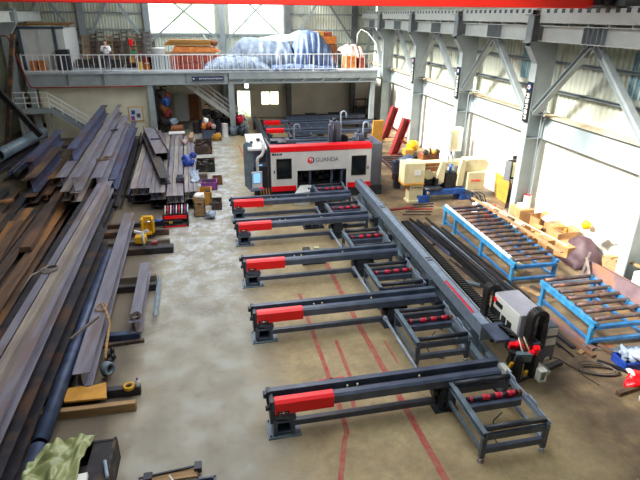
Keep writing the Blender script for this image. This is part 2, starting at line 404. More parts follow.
for z in (4.75, 5.25, 6.2, 7.25): mb.bar((-13, YB - .06, z), (-4.3, YB - .06, z), .1, .1); mb.bar((5.1, YB - .06, z), (12, YB - .06, z), .1, .1)
for z in (5.88, 8.3): mb.bar((-4.3, YB - .06, z), (5.1, YB - .06, z), .12, .12)
struct(mb, 'trim_back_purlins', 'grey')
# lit louvre strips of translucent sheet in the upper right wall
M['transl'] = mat('blue translucent sheet', sh(150, 186, 196), .3, 0, sh(130, 166, 178), 6, .4)
for k, y0 in enumerate((13.2, 19.1, 25.0)):
    mb = MB(); corr(mb, y0 + .1, y0 + .75, 5.0, 6.3, XR + .17, 'y', .125, .04); struct(mb, 'window_%d' % (k + 5), 'transl')

# back door, lower window, big upper openings
mb = MB(); mb.box(1.42, 1.5, YB - .04, YB + .2, 0, 2.05); mb.box(2.44, 2.52, YB - .04, YB + .2, 0, 2.05); mb.box(1.42, 2.52, YB - .04, YB + .2, 1.98, 2.06)
d = struct(mb, 'door_1', 'offwhite')
M['paneyellow'] = mat('frosted pane', sh(236, 232, 190), .5, alpha=.35)
struct(MB().box(1.72, 2.44, YB + .1, YB + .12, .0, 1.98), 'door_2', 'paneyellow')
mb = MB()
for x in (3.22, 3.9, 4.58): mb.box(x, x + .06, YB - .05, YB + .05, .88, 1.96)
for z in (.88, 1.9): mb.box(3.22, 4.64, YB - .05, YB + .05, z, z + .06)
struct(mb, 'window_1', 'white'); struct(MB().box(3.25, 4.62, YB + .06, YB + .08, .9, 1.94), 'window_2', 'paneyellow')
for k, (x0, x1, z0) in enumerate(((-4.25, .2, 5.95), (1.15, 5.05, 5.9))):
    mb = MB()
    for x in (x0, x1): mb.box(x - .05, x + .05, YB - .02, YB + .12, z0, 8.3)
    mb.box(x0, x1, YB - .02, YB + .12, z0 - .05, z0 + .05); mb.box(x0, x1, YB - .02, YB + .12, 8.25, 8.35)
    struct(mb, 'window_%d' % (k + 3), 'offwhite')

# back wall columns and X braces
for k, x in enumerate((-8.6, -4.4, .66, 5.35, 10.3)):
    mb = MB(); mb.prof((x, YB - .22, 0), (x, YB - .22, 9), [(-.18, -.2), (.18, -.2), (.18, -.17), (.02, -.17), (.02, .17), (.18, .17), (.18, .2), (-.18, .2), (-.18, .17), (-.02, .17), (-.02, -.17), (-.18, -.17)])
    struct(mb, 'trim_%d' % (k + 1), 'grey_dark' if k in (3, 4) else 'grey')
for k, (x0, x1, z0, z1) in enumerate(((-8.4, -4.6, 5.2, 8.4), (-4.2, .5, 5.4, 8.4), (.9, 5.2, 5.4, 8.6), (5.5, 10.2, 5.2, 8.4), (-12.8, -8.8, 5.2, 8.4))):
    mb = MB()
    xm = (x0 + x1) / 2
    if k in (1, 2): mb.lsec((x0, YB - .5, z0), (x1, YB - .5, z1 + .8), .12, .12); mb.lsec((x1, YB - .56, z0), (x0, YB - .56, z1 + .8), .12, .12)
    else: mb.lsec((x0, YB - .5, z0), (xm, YB - .5, z1), .16, .16); mb.lsec((x1, YB - .5, z0), (xm, YB - .56, z1), .16, .16)
    tag(mb.build('wall_brace', 'grey'), ('pair of sloping steel braces meeting at the top above the leaning rack frames', 'crossed thin steel braces in front of the left bright upper window', 'crossed thin steel braces in front of the right bright upper window', 'pair of sloping steel braces meeting above the stacked wooden crates on the mezzanine', 'pair of sloping steel braces behind the cabin at the far left')[k], 'brace')

# right wall columns: H sections with haunch, crane runway
def wall_column(y, k):
    o = T('wall_column', None, 'column', (11.35, y, 0))
    mb = MB()
    mb.box(11.0, 11.03, y - .17, y + .17, 0, 4.05); mb.box(11.64, 11.67, y - .17, y + .17, 0, 7.2); mb.box(11.03, 11.64, y - .015, y + .015, 0, 4.05)
    mb.box(11.03, 11.64, y - .16, y + .16, 3.1, 3.13); mb.box(11.03, 11.64, y - .16, y + .16, 3.95, 3.99)
    mb.build('shaft', 'grey', o)
    mb = MB(); mb.xz([(11.0, 4.05), (11.66, 4.05), (11.66, 6.4), (10.62, 6.4), (10.62, 6.3), (10.98, 5.75)], y - .16, y - .13)
    mb.xz([(11.0, 4.05), (11.66, 4.05), (11.66, 6.4), (10.62, 6.4), (10.62, 6.3), (10.98, 5.75)], y + .13, y + .16)
    mb.xz([(10.99, 4.05), (11.02, 4.05), (11.02, 5.75), (10.66, 6.3), (10.6, 6.3), (10.98, 5.72)], y - .17, y + .17)
    mb.build('haunch', 'grey', o)
    mb = MB(); mb.box(10.5, 11.7, y - .22, y + .22, 6.4, 6.44); mb.box(10.58, 10.62, y - .18, y + .18, 6.44, 7.26); mb.box(11.5, 11.54, y - .18, y + .18, 6.44, 7.26); mb.box(10.62, 11.5, y - .02, y + .02, 6.44, 7.26); mb.box(10.5, 11.6, y - .25, y + .25, 7.26, 7.3)
    for q in (-.18, .16): mb.box(10.85, 10.88, y + q, y + q + .02, 6.44, 7.26)
    mb.build('bracket', 'grey', o)
    mb = MB(); mb.rbox((11.33, y, .02), (.9, .5, .04)); mb.build('base_plate', 'grey_dark', o)
    return o
names = ['nearest, outside the picture on the right', 'at the right edge of the picture beside the leaning steel plates', 'behind the cardboard boxes, with the lit electrical panel on its far side', 'behind the cream band saw', 'beside the red painted steel frames', 'where the mezzanine ends']
wc = None
for k, y in enumerate(COLY):
    if k == 0: continue
    o = wall_column(y, k)
    tag(o, 'grey steel wall column ' + names[k], 'column', 'steel columns along the right wall')
# vertical banners on columns
for k, y in enumerate(COLY[1:5]):
    o = T('banner', ['black vertical banner with white characters on the column at the right edge', 'black vertical banner with white characters, nearest of the three fully in view', 'black vertical banner with white characters on the column behind the band saw', 'farthest black vertical banner, on the column near the mezzanine'][k], 'banner', (10.93, y, 3.7), 0, 'vertical banners on the columns')
    MB().box(10.93, 10.985, y - .16, y + .16, 3.72, 5.1).build('panel', 'signblack', o)
    mb = MB()
    for j in range(5):
        z = 4.63 - j * .19
        mb.box(10.918, 10.93, y - .09, y + .09, z + .05, z + .075); mb.box(10.918, 10.93, y - .012, y + .012, z - .06, z + .09); mb.box(10.918, 10.93, y - .08, y + .08, z - .06, z - .035); mb.box(10.918, 10.93, y - .08, y - .055, z - .04, z + .03)
        if j % 2: mb.box(10.918, 10.93, y + .055, y + .08, z - .05, z + .05)
    mb.build('lettering', 'paper', o)
    mb = MB(); mb.tube((10.93, y, 4.93), (10.915, y, 4.93), .11, 16); mb.build('emblem', 'deepblue', o)
    mb = MB(); mb.tube((10.915, y, 4.93), (10.91, y, 4.93), .07, 16); mb.build('emblem_ring', 'paper', o)
    mb = MB(); mb.tube((10.91, y, 4.93), (10.905, y, 4.93), .045, 16); mb.build('emblem_centre', 'red', o); nest(o, 'emblem_ring', 'emblem'); nest(o, 'emblem_centre', 'emblem')
# crane runway girders, one per bay
GX = 10.95
BN = ['out of the picture at the near right', 'over the leaning plates at the right edge', 'over the cardboard boxes', 'over the electrical panel', 'over the band saw', 'over the red steel frames', 'beside the mezzanine end']
ye = [0., 5.5, 11.4, 17.3, 23.2, 29.1, 35.0, 40.0]
for k in range(1, 7):
    a, b = ye[k] + .26, ye[k + 1] - .26
    o = T('runway_girder', 'grey crane runway girder spanning the bay ' + BN[k], 'girder', (GX, (a + b) / 2, 6.46), 0, 'crane runway girders on the right')
    mb = MB(); mb.hsec((GX, a, 6.46), (GX, b, 6.46), .3, .5, .025); mb.build('web_beam', 'offwhite', o)
    mb = MB(); ymid = (a + b) / 2
    for q in (-.42, -.21, 0, .21, .42): mb.box(GX - .15, GX - .012, ymid + q - .012, ymid + q + .012, 6.485, 6.935)
    mb.build('stiffener', 'grey', o)
    mb = MB(); mb.box(GX - .2, GX + .2, a, b, 7.04, 7.07); mb.box(GX - .2, GX - .17, a, b, 7.07, 7.42); mb.box(GX + .1, GX + .14, a, b, 7.07, 7.42); mb.box(GX - .2, GX + .2, a, b, 7.42, 7.45); mb.box(GX - .04, GX + .04, a, b, 7.45, 7.5)
    for q in range(int((b - a) / .9)): mb.box(GX - .1, GX + .1, a + .3 + q * .9, a + .36 + q * .9, 6.96, 7.06)
    for q in range(int((b - a) / .4)): mb.box(GX - .21, GX - .16, a + .1 + q * .4, a + .26 + q * .4, 7.34, 7.46, 1)
    mb.build('rail_beam', ['offwhite', 'slate_dark'], o)
    for s_ in (-1, 1):                                        # braces in an inverted V
        if k == 1: continue
        yb = a - .1 if s_ < 0 else b + .1
        br = T('runway_brace', 'grey steel brace sloping ' + ('towards the camera' if s_ < 0 else 'away from the camera') + ' from the girder ' + BN[k], 'brace', (11.05, yb, 4), 0, 'inverted V braces under the crane runway')
        mb = MB(); mb.prof((GX + .02, ymid + s_ * .12, 6.44), (11.1, yb - s_ * .12, 4.1), [(-.11, -.09), (.11, -.09), (.11, -.075), (.01, -.075), (.01, .075), (.11, .075), (.11, .09), (-.11, .09), (-.11, .075), (-.01, .075), (-.01, -.075), (-.11, -.075)]); mb.build('brace', 'grey', br)
        mb = MB(); mb.yz([(ymid + s_ * .02, 6.46), (ymid + s_ * .5, 6.46), (ymid + s_ * .36, 6.1), (ymid + s_ * .2, 6.1)], GX - .01, GX + .01); mb.build('gusset', 'grey_dark', br)
# conduit along the wall and a hoop of pipe
mb = MB(); mb.path([(11.5, 17.1, 0), (11.5, 17.1, 3.9), (11.5, 16.95, 4.15)], .025)
mb.path([(11.3, 22.6, .4), (11.3, 22.6, 3.9), (11.3, 22.4, 4.2), (11.3, 18.2, 4.25)], .03)
tag(mb.build('wall_conduit', 'grey'), 'thin grey conduit pipe rising beside the band saw and running along the ledge', 'pipe')

# overhead travelling crane bridge, right end tapering to its carriage
o = T('bridge_crane', 'red overhead bridge crane beam spanning the hall at the top of the picture', 'crane', (0, 14, 7.42))
mb = MB(); mb.xz([(-12.3, 7.50), (-10.5, 7.42), (10.0, 7.44), (10.75, 7.62), (10.75, 8.2), (10.0, 8.5), (-12.3, 8.5)], 13.8, 14.3); mb.build('main_beam', 'crane', o, bevel=.01)
mb = MB(); mb.box(10.72, 11.2, 13.2, 15.4, 7.5, 7.9)
mb.build('end_carriage', 'grey_dark', o)
for y in (13.5, 15.1): MB().tube((10.86, y, 7.52), (11.04, y, 7.52), .16, 18).build('wheel', 'slate_dark', o)
mb = MB(); mb.box(10.2, 10.65, 13.5, 13.78, 7.52, 7.8); mb.tube((10.4, 13.4, 7.66), (10.4, 13.78, 7.66), .11); mb.build('drive_motor', 'dark', o)

# left side: columns, runway, dark brace
for k, y in enumerate((28.5, 34.5)):
    o = T('side_column', ['brown grey steel column at the left edge of the picture', 'farther grey steel column at the left beside the cabin'][k], 'column', (-11.9, y, 0))
    MB().prof((-11.6, y, 0), (-11.6, y, 6.7), [(-.2, -.18), (.2, -.18), (.2, -.15), (.02, -.15), (.02, .15), (.2, .15), (.2, .18), (-.2, .18), (-.2, .15), (-.02, .15), (-.02, -.15), (-.2, -.15)]).build('shaft', ['rustdark', 'grey'][k], o)
    mb = MB(); mb.xz([(-11.9, 6.7), (-10.9, 6.7), (-10.9, 6.6), (-11.4, 5.9), (-11.9, 5.9)], y - .15, y + .15); mb.build('haunch', 'grey', o)
    mb = MB(); mb.box(-11.3, -10.85, y - .25, y + .25, 6.7, 7.4); mb.build('bracket', 'grey', o)
mb = MB(); mb.hsec((-11.1, 4, 6.72), (-11.1, 40, 6.72), .35, .55, .03); tag(mb.build('side_runway_girder', 'offwhite'), 'pale crane runway girder along the left side above the cabin', 'girder')
mb = MB(); mb.bar((-9.85, 30.3, 6.2), (-11.3, 30.3, .6), .2, .2); tag(mb.build('leaning_post', 'rustdark'), 'brown steel post leaning at the left edge in front of the mezzanine stairs', 'post')
mb = MB(); mb.hsec((-12.2, 29.8, 5.2), (-9.45, 29.8, 1.1), .26, .26, .02); tag(mb.build('sloping_strut', 'dark'), 'dark steel strut sloping down to the right at the far left edge', 'brace')

# unseen roof over the sides, gap in the middle shaped for sun and daylight
mb = MB(); mb.box(-13.2, -3.4, -2, 41, 10.2, 10.4); mb.box(5.2, 12.4, -2, 41, 10.2, 10.4); mb.box(-3.4, 5.2, -2, 4.5, 10.2, 10.4)
struct(mb, 'ceiling', 'roofm')

# red painted lines on the floor (hand painted, drifting)
M['redline'] = mat('scuffed red floor paint', sh(176, 58, 60), .7, 0, sh(160, 116, 92), 7, .7, detail=9)
def line(pts, w, label):
    mb = MB(); P = [Vector((x, y)) for x, y in pts]; L_, R_ = [], []
    for i, p in enumerate(P):
        d = (P[min(i + 1, len(P) - 1)] - P[max(i - 1, 0)]).normalized(); n = Vector((-d.y, d.x)) * w / 2; L_.append(p + n); R_.append(p - n)
    mb.poly([tuple(q) for q in L_ + R_[::-1]], .0005, .0025)
    tag(mb.build('floor_line', 'redline', m=True), label, 'floor marking', 'red painted lines on the floor')
line([(2.23, 12.6), (2.21, 10.73), (2.21, 9.79), (2.2, 7.82), (2.17, 7.22), (2.06, 7.0), (1.79, 6.22), (1.72, 5.8)], .10, 'red floor line that bends in front of the nearest arm')
line([(2.69, 10.18), (2.66, 8.76), (2.52, 8.1), (2.46, 7.7)], .09, 'short faint red floor line beside the bending one')
line([(3.42, 14.4), (3.41, 13.0), (3.42, 10.72), (3.47, 8.66), (3.5, 7), (3.53, 5.2)], .13, 'long straight red floor line under the middle of the arms')
line([(3.83, 9.9), (3.84, 9.0)], .05, 'thin faint red floor mark right of the long line')
line([(1.9, 31.0), (1.95, 28.2), (1.9, 23.6), (1.75, 22.6)], .09, 'red floor line in the aisle left of the control cabinet')
line([(3.2, 38.5), (3.3, 36.2), (3.55, 32.0), (3.6, 30.2)], .1, 'red floor line leading to the back door')
struct(MB().box(-13.2, 12.4, -2.2, -2.0, 0, 10.2), 'wall_front', 'corrleft')
# ================================================================ DRILLING LINE (machine frame, m=True)
def loading_arm():
    o = T('loading_arm', None, 'conveyor arm', (0, 0, 0))
    mb = MB(); mb.box(0, .62, 0, .5, 0, .03)
    for x in (.05, .57):
        for y in (.05, .45): mb.tube((x, y, .03), (x, y, .09), .016, 8)
    mb.build('base_plate', 'teal', o)
    mb = MB(); mb.hollow((.3, .06, .2), (.3, .44, .2), .34, .3, .05); mb.box(.1, .5, .4, .44, .06, .36); mb.box(.1, .14, .05, .45, .03, .4); mb.box(.44, .5, .02, .48, .03, .3)  # back plate added to keep the foot's opening dark
    mb.rbox((.36, .16, .42), (.34, .2, .1), 0, 0, 0, .35); mb.box(.13, .45, .1, .4, .35, .45); mb.build('foot', 'slate', o, bevel=.008)
    mb = MB(); mb.box(.05, .13, .08, .42, .3, .8); mb.box(.02, .09, .3, .46, .56, .86); mb.tube((.05, .16, .62), (-.02, .16, .62), .05, 12); mb.box(-.04, .03, .3, .42, .72, .82); mb.build('end_bracket', 'slate_dark', o, bevel=.006)
    mb = MB(); mb.prof((.1, .15, .68), (4.66, .15, .68), [(-.075, -.1), (.075, -.1), (.075, .1), (-.03, .1), (-.075, .06)]); mb.build('front_rail', 'slate', o)
    mb = MB(); mb.box(.08, 4.72, .34, .37, .6, .82); mb.box(.08, 4.72, .34, .46, .81, .84); mb.box(.08, 4.72, .34, .44, .58, .61); mb.build('rear_rail', 'slate', o, bevel=.004)
    mb = MB(); mb.box(.1, 4.6, .225, .34, .6, .64); mb.build('tray', 'slate_dark', o)
    mb = MB(); mb.path([(.2, .285, .70), (4.5, .285, .70)], .04, 8); mb.build('chain', 'black', o)
    mb = MB(); mb.prof((.14, .14, .67), (1.24, .14, .67), [(-.1, -.14), (.08, -.14), (.08, .145), (-.04, .145), (-.1, .1)]); mb.build('cover', 'red', o, bevel=.005)
    mb = MB(); mb.box(.18, .40, .032, .04, .545, .60); mb.build('number_plate', 'black', o)
    mb = MB(); mb.box(.27, .31, .028, .033, .555, .59); mb.box(.22, .25, .028, .033, .568, .578); mb.box(.33, .36, .028, .033, .568, .578); mb.build('number_mark', 'paper', o)
    mb = MB(); mb.box(1.04, 1.56, .46, .56, .76, .78); mb.box(1.04, 1.56, .46, .48, .68, .78); mb.build('side_flag', 'pink', o)
    mb = MB(); mb.tube((1.3, .51, .78), (1.3, .51, .8), .04, 10); mb.box(1.16, 1.44, .49, .53, .781, .79); mb.build('flag_emblem', 'black', o)
    mb = MB(); mb.box(.45, 3.35, .16, .26, .12, .24); mb.build('stringer', 'slate', o)
    mb = MB(); mb.box(3.3, 3.8, .02, .42, 0, .03); mb.box(3.4, 3.75, .08, .12, .03, .5); mb.box(3.4, 3.75, .32, .36, .03, .5); mb.box(3.42, 3.7, .1, .36, .36, .62); mb.hollow((3.55, .04, .16), (3.55, .38, .16), .2, .2, .03)
    mb.build('rear_foot', 'slate_dark', o, bevel=.006)
    mb = MB(); mb.tube((3.42, .24, .38), (3.28, .24, .38), .1, 14); mb.tube((3.3, .24, .4), (3.95, .24, .4), .07, 12); mb.build('gearbox', 'slate_dark', o)
    for x in (1.55, 1.75, 3.0): MB().tube((x, .285, .70), (x, .285, .79), .02, 8).build('stop_pin', 'cream', o)
    nest(o, 'number_mark', 'number_plate'); nest(o, 'flag_emblem', 'side_flag'); nest(o, 'gearbox', 'rear_foot')
    return o
AY = [7.3, 10.4, 13.2, 16.15, 18.5]
AL = ['nearest loading arm with red cover, in front of all the others', 'second loading arm with red cover counted from the camera', 'third, middle loading arm with red cover', 'fourth loading arm with red cover, one before the machine', 'loading arm with red cover nearest the drilling machine']
arm0 = loading_arm()
for k, y in enumerate(AY):
    o = arm0 if k == 0 else dup(arm0)
    p = Matrix.Rotation(ML, 4, 'Z') @ Vector((.7, y, 0)); o.location = p; o.rotation_euler = (0, 0, ML)
    tag(o, AL[k], 'conveyor arm', 'slate grey loading arms of the drilling line')
RA = [(3.15, 25.4, 'outfeed arm directly behind the drilling machine'), (3.3, 28.4, 'outfeed arm with short red cover in the second row behind the machine'), (3.5, 31.6, 'outfeed arm with red cover in the third row behind the machine'), (3.65, 34.2, 'farthest outfeed arm, near the back wall')]
for x, y, l in RA:
    o = dup(arm0, (x, y, 0), 0, l, 'outfeed arms behind the drilling machine', m=True)

def roller_module(n_red=4, L=1.42):
    o = T('roller_conveyor', None, 'roller conveyor', (0, 0, 0)); W = 1.28
    for x, y in ((.04, .05), (W - .04, .05), (.04, L - .05), (W - .04, L - .05)):
        mb = MB(); mb.box(x - .045, x + .045, y - .035, y + .035, .1, .62); mb.build('leg', 'slate', o)
        mb = MB(); mb.tube((x, y, .02), (x, y, .1), .018, 8); mb.tube((x, y, 0), (x, y, .02), .06, 12); mb.build('levelling_foot', 'chrome', o)
    mb = MB(); mb.csec((.02, 0, .56), (.02, L, .56), .08, .12, .014); mb.box(-.03, .08, 0, L, .68, .695); mb.box(0, .06, .05, L - .05, .2, .28); mb.build('side_rail', 'teal', o, bevel=.004)
    mb = MB(); mb.csec((W - .02, 0, .56), (W - .02, L, .56), .08, .12, .014, flip=-1)
    mb.yz([(0, .68), (L, .68), (L, .78), (L * .8, .78), (L * .76, .72), (L * .5, .72), (L * .47, .78), (L * .3, .78), (L * .26, .72), (0, .72)], W - .05, W - .02); mb.box(W - .06, W, .05, L - .05, .2, .28)
    mb.build('side_rail', 'rail', o, bevel=.004)
    mb = MB(); mb.box(.06, W - .06, .02, .1, .2, .32); mb.box(.06, W - .06, .02, .08, .5, .62); mb.build('front_tie', 'slate', o)
    mb = MB(); mb.box(.06, W - .06, L - .1, L - .02, .42, .56); mb.build('rear_tie', 'slate', o)
    for y in (.1, L - .12): MB().tube((.06, y, .7), (W - .06, y, .7), .055, 16).build('roller', 'slate_dark', o)
    mb = MB(); mb.box(.1, W - .1, L * .52, L * .66, .46, .6); mb.build('drive_beam', 'slate', o)
    mb = MB(); mb.tube((.12, L * .62, .66), (W - .12, L * .62, .66), .045, 14); r = mb.build('driven_roller', 'slate_dark', o)
    for q in range(n_red):
        x = .16 + q * .26
        MB().tube((x, L * .62, .66), (x + (.15 if q else .05), L * .62, .66), .056, 14).build('ring', 'pink', o)
    mb = MB(); mb.tube((W - .14, L * .62, .66), (W - .02, L * .62, .66), .06, 12); mb.build('bearing', 'mustard_dark', o)
    mb = MB(); mb.path([(.7, .6, .5), (.6, .66, .28), (.5, .5, .1), (.55, .3, .02), (.8, .2, .02)], .012, 6); mb.build('cable', 'black', o)
    nest(o, 'levelling_foot', 'leg'); nest(o, 'ring', 'driven_roller'); nest(o, 'bearing', 'driven_roller')
    return o
MY = [(4.25, 6.0), (4.15, 8.75), (4.15, 11.3), (4.15, 13.85), (4.2, 16.6), (4.2, 18.95)]
ML_ = ['nearest grey roller frame standing free on its four levelling feet', 'second roller frame from the camera, between the two nearest loading arms', 'roller frame between the second and the middle loading arm', 'roller frame between the middle and the fourth loading arm', 'roller frame between the fourth and the last loading arm', 'roller frame touching the front of the drilling machine']
mod0 = roller_module()
for k, (x, y) in enumerate(MY):
    o = mod0 if k == 0 else dup(mod0)
    o.location = Matrix.Rotation(ML, 4, 'Z') @ Vector((x, y, 0)); o.rotation_euler = (0, 0, ML)
    tag(o, ML_[k], 'roller conveyor', 'roller frames beside the carriage rail')
for k, (x, y) in enumerate(((4.4, 23.6), (4.6, 26.6), (4.9, 29.8), (5.2, 32.6))):
    dup(mod0, (x, y, 0), 0, ['first', 'second', 'third', 'fourth'][k] + ' roller frame behind the drilling machine', 'roller frames behind the machine', m=True)

# drive shafts that join the arms
for k, (y0, y1) in enumerate(((7.85, 10.35), (10.95, 13.15), (13.75, 16.1), (16.7, 18.45))):
    mb = MB(); mb.tube((3.95, y0, .4), (3.95, y1, .4), .035, 12)
    for q in (y0 + .1, y1 - .1): mb.tube((3.95, q - .06, .4), (3.95, q + .06, .4), .06, 12)
    tag(mb.build('drive_shaft', 'rail', m=True), 'steel drive shaft joining ' + ['the nearest and the second loading arm', 'the second and the third loading arm', 'the third and the fourth loading arm', 'the fourth and the last loading arm'][k], 'shaft', 'drive shafts between the loading arms')
# motors hanging by the rail
for k, (x, y) in enumerate(((3.0, 14.5), (3.6, 17.4))):
    o = T('gear_motor', ['green grey geared motor on the floor between the middle loading arms', 'dark geared motor beside the fourth loading arm'][k], 'motor', (x, y, 0), 0, m=True)
    mb = MB(); mb.tube((x - .1, y, .3), (x + .3, y, .3), .13, 16); mb.tube((x + .3, y, .3), (x + .36, y, .3), .15, 16); mb.build('housing', 'teal' if k == 0 else 'dark', o, m=True)
    mb = MB(); mb.box(x - .3, x - .08, y - .13, y + .13, .05, .5); mb.tube((x - .19, y - .2, .4), (x - .19, y + .2, .4), .06, 12); mb.build('gearbox', 'dark', o, m=True)
    mb = MB(); mb.box(x - .35, x + .4, y - .16, y + .16, 0, .06); mb.box(x, x + .2, y - .08, y + .08, .04, .2); mb.build('base', 'slate_dark', o, m=True)
    mb = MB(); mb.box(x + .05, x + .2, y - .06, y + .06, .42, .52); mb.build('terminal_box', 'cream' if k == 0 else 'black', o, m=True)

# carriage rail (parallel to the hall)
RX = 5.33; RY = 8.85
o = T('carriage_rail', 'long light grey carriage rail running from the gripper carriage to the drilling machine', 'rail', (RX + .22, 14, 0))
mb = MB(); mb.prof((RX + .22, RY, .75), (RX + .22, 20.15, .75), [(-.18, -.13), (.13, -.13), (.13, .2), (-.13, .2), (-.18, .15)]); mb.build('beam', 'rail', o, bevel=.006)
mb = MB(); mb.box(RX + .03, RX + .36, RY - .03, RY, .6, .96); mb.build('end_plate', 'rail', o)
mb = MB(); mb.box(RX + .26, RX + .3, RY, 20.1, .95, .985); mb.build('guide_rail', 'chrome', o)
mb = MB(); mb.box(RX + .36, RX + .44, RY, 20.1, .78, .86); mb.build('lower_guide_rail', 'slate_dark', o)
mb = MB(); mb.box(RX + .10, RX + .17, 9.4, 11.0, .951, .954); mb.build('stripe', 'pink', o)
for y in (12.2, 12.35, 16.6, 16.75): MB().box(RX + .12, RX + .28, y, y + .06, .951, .956).build('slot_mark', 'black', o)
for y in (9.6, 12.1, 14.6, 17.1, 19.4):
    mb = MB(); mb.yz([(y - .45, 0), (y + .45, 0), (y + .2, .5), (y - .2, .5)], RX + .1, RX + .34); mb.build('pedestal', 'teal', o)
mb = MB(); mb.box(RX - .02, RX + .12, 7.5, 20.1, .08, .24); mb.box(RX + .3, RX + .42, 7.9, 20.1, .08, .24)
for y in (7.6, 9.9, 12.6, 15.3, 18.): mb.box(RX - .02, RX + .42, y, y + .1, 0, .1)
mb.build('base_frame', 'teal', o)
mb = MB(); mb.box(RX + .02, RX + .1, 8.0, 8.5, .24, .5); mb.build('end_stop', 'teal', o)
for y in (10.55, 11.75, 13.2, 14.9, 16.5):
    mb = MB(); mb.box(RX - .12, RX + .02, y, y + .3, .3, .62); mb.tube((RX - .12, y + .15, .5), (RX - .24, y + .15, .5), .08, 12); mb.build('lift_cylinder', 'slate_dark', o)
# cable chain tray
o = T('cable_chain_tray', 'black ribbed cable chain lying in a tray along the right side of the carriage rail', 'cable chain', (6.1, 12.9, 0))
mb = MB(); mb.box(6.03, 6.05, 9.3, 16.2, .22, .54); mb.box(6.35, 6.37, 9.3, 16.2, .22, .54); mb.box(6.03, 6.37, 9.3, 16.2, .2, .23)
for y in (9.5, 11.7, 14., 16.): mb.box(6.1, 6.3, y, y + .08, 0, .21)
mb.build('tray', 'slate_dark', o)
mb = MB()
for q in range(64): mb.box(6.07, 6.33, 9.32 + q * .107, 9.38 + q * .107, .24, .6)
mb.box(6.07, 6.1, 9.32, 16.15, .3, .5); mb.box(6.3, 6.33, 9.32, 16.15, .3, .5); mb.box(6.1, 6.3, 9.32, 16.15, .28, .45)
lk = mb.build('chain_link', 'black', o)

# gripper carriage
def arc_chain(mb, x, y, z0, z1, r, w, n=22):     # upright loop in the x-z plane: up, over, down
    pts = []
    for i in range(8): pts.append((x - r, z0 + (z1 - r - z0) * i / 8))
    for i in range(11): a = PI - PI * i / 10; pts.append((x + r * math.cos(a), z1 - r + r * math.sin(a)))
    for i in range(1, 7): pts.append((x + r, z1 - r - (z1 - r - z0) * .8 * i / 6))
    for i in range(len(pts) - 1):
        (xa, za), (xb, zb) = pts[i], pts[i + 1]; d = Vector((xb - xa, 0, zb - za)); L_ = d.length
        c = Vector(((xa + xb) / 2, y, (za + zb) / 2)); a = math.atan2(d.x, d.z)
        mb.rbox(c, (.085, w, L_ * .84), 0, 0, 0, a); mb.rbox(c, (.055, w * .8, L_ * 1.15), 0, 0, 0, a)
o = T('gripper_carriage', 'grey gripper carriage with two black cable chain loops at the near end of the rail', 'machine', (6.1, 8.3, 0), m=True)
mb = MB(); mb.box(6.1, 6.66, 7.95, 8.98, 1.08, 1.6); mb.build('body', 'bodygrey', o, m='C', bevel=.02, seg=2)
mb = MB(); mb.box(6.085, 6.1, 7.98, 8.95, 1.1, 1.58); mb.build('side_panel', 'offwhite', o, m='C')  # pale sheet paints the light falling on the body's left side
for y in (8.2, 8.42, 8.64, 8.8): MB().box(6.06, 6.09, y, y + .14, 1.12, 1.26).build('grip_slot', 'black', o, m='C')
mb = MB(); mb.box(6.07, 6.085, 8.6, 8.86, 1.36, 1.46); mb.build('name_plate', 'black', o, m='C')
mb = MB(); mb.tube((6.085, 8.9, 1.46), (6.065, 8.9, 1.46), .06, 6); mb.build('emblem', 'red', o, m='C')
mb = MB(); mb.box(6.62, 6.98, 7.85, 8.6, .45, 1.3); mb.box(6.3, 6.98, 7.93, 8.6, .35, 1.1); mb.build('cabinet', 'charcoal', o, m='C', bevel=.01)
for z in (1.1, .86): MB().box(6.72, 6.95, 7.835, 7.85, z, z + .17).build('white_label', 'white', o, m='C')
mb = MB(); mb.tube((6.8, 7.84, .52), (6.8, 7.8, .52), .06, 12); mb.build('connector', 'chrome', o, m='C')
mb = MB(); arc_chain(mb, 6.1, 9.1, .8, 1.72, .13, .2); mb.build('cable_chain', 'black', o, m='C')
mb = MB(); arc_chain(mb, 6.38, 7.80, .7, 1.78, .15, .2); mb.build('cable_chain', 'black', o, m='C')
mb = MB(); mb.box(5.95, 6.55, 7.7, 8.5, .95, 1.06); mb.box(5.62, 6.5, 7.95, 8.6, .99, 1.06); mb.build('saddle', 'slate', o, m='C', bevel=.01)
mb = MB(); mb.rbox((6.08, 7.72, .78), (.5, .12, .4), 0, 0, .3); mb.rbox((5.95, 7.62, .62), (.1, .3, .5)); mb.rbox((6.3, 7.62, .6), (.1, .3, .5)); mb.tube((5.8, 7.7, .9), (6.3, 7.7, .9), .06); mb.build('clamp', 'dark', o, m='C', bevel=.01)
mb = MB(); mb.rbox((6.05, 7.6, .85), (.34, .1, .22), -.2, 0, .2); mb.build('clamp_plate', 'teal', o, m='C')
for p, s_ in (((5.9, 7.78, 1.02), (.16, .1, .16)), ((6.12, 7.68, 1.0), (.2, .1, .13)), ((6.32, 7.62, .92), (.12, .12, .34)), ((6.22, 7.6, .9), (.12, .1, .2)), ((6.0, 7.72, 1.08), (.14, .12, .12))): MB().rbox(p, s_, -.2, 0, .4).build('red_jaw', 'red', o, m='C', bevel=.015)
for p in ((5.82, 7.62, .66), (6.1, 7.5, .5)): MB().rbox(p, (.07, .05, .16), .2, 0, .3).build('yellow_grip', 'yellow', o, m='C')
mb = MB(); mb.hollow((6.4, 7.32, .5), (6.4, 7.75, .5), .16, .26, .03); mb.build('gripper_finger', 'offwhite', o, m='C')
mb = MB(); mb.hollow((5.72, 7.5, .5), (5.72, 7.8, .5), .12, .2, .03); mb.build('gripper_finger', 'offwhite', o, m='C')
mb = MB(); mb.box(6.5, 6.54, 7.3, 7.9, .55, .63); mb.build('scraper', 'chrome', o, m='C')
mb = MB(); 
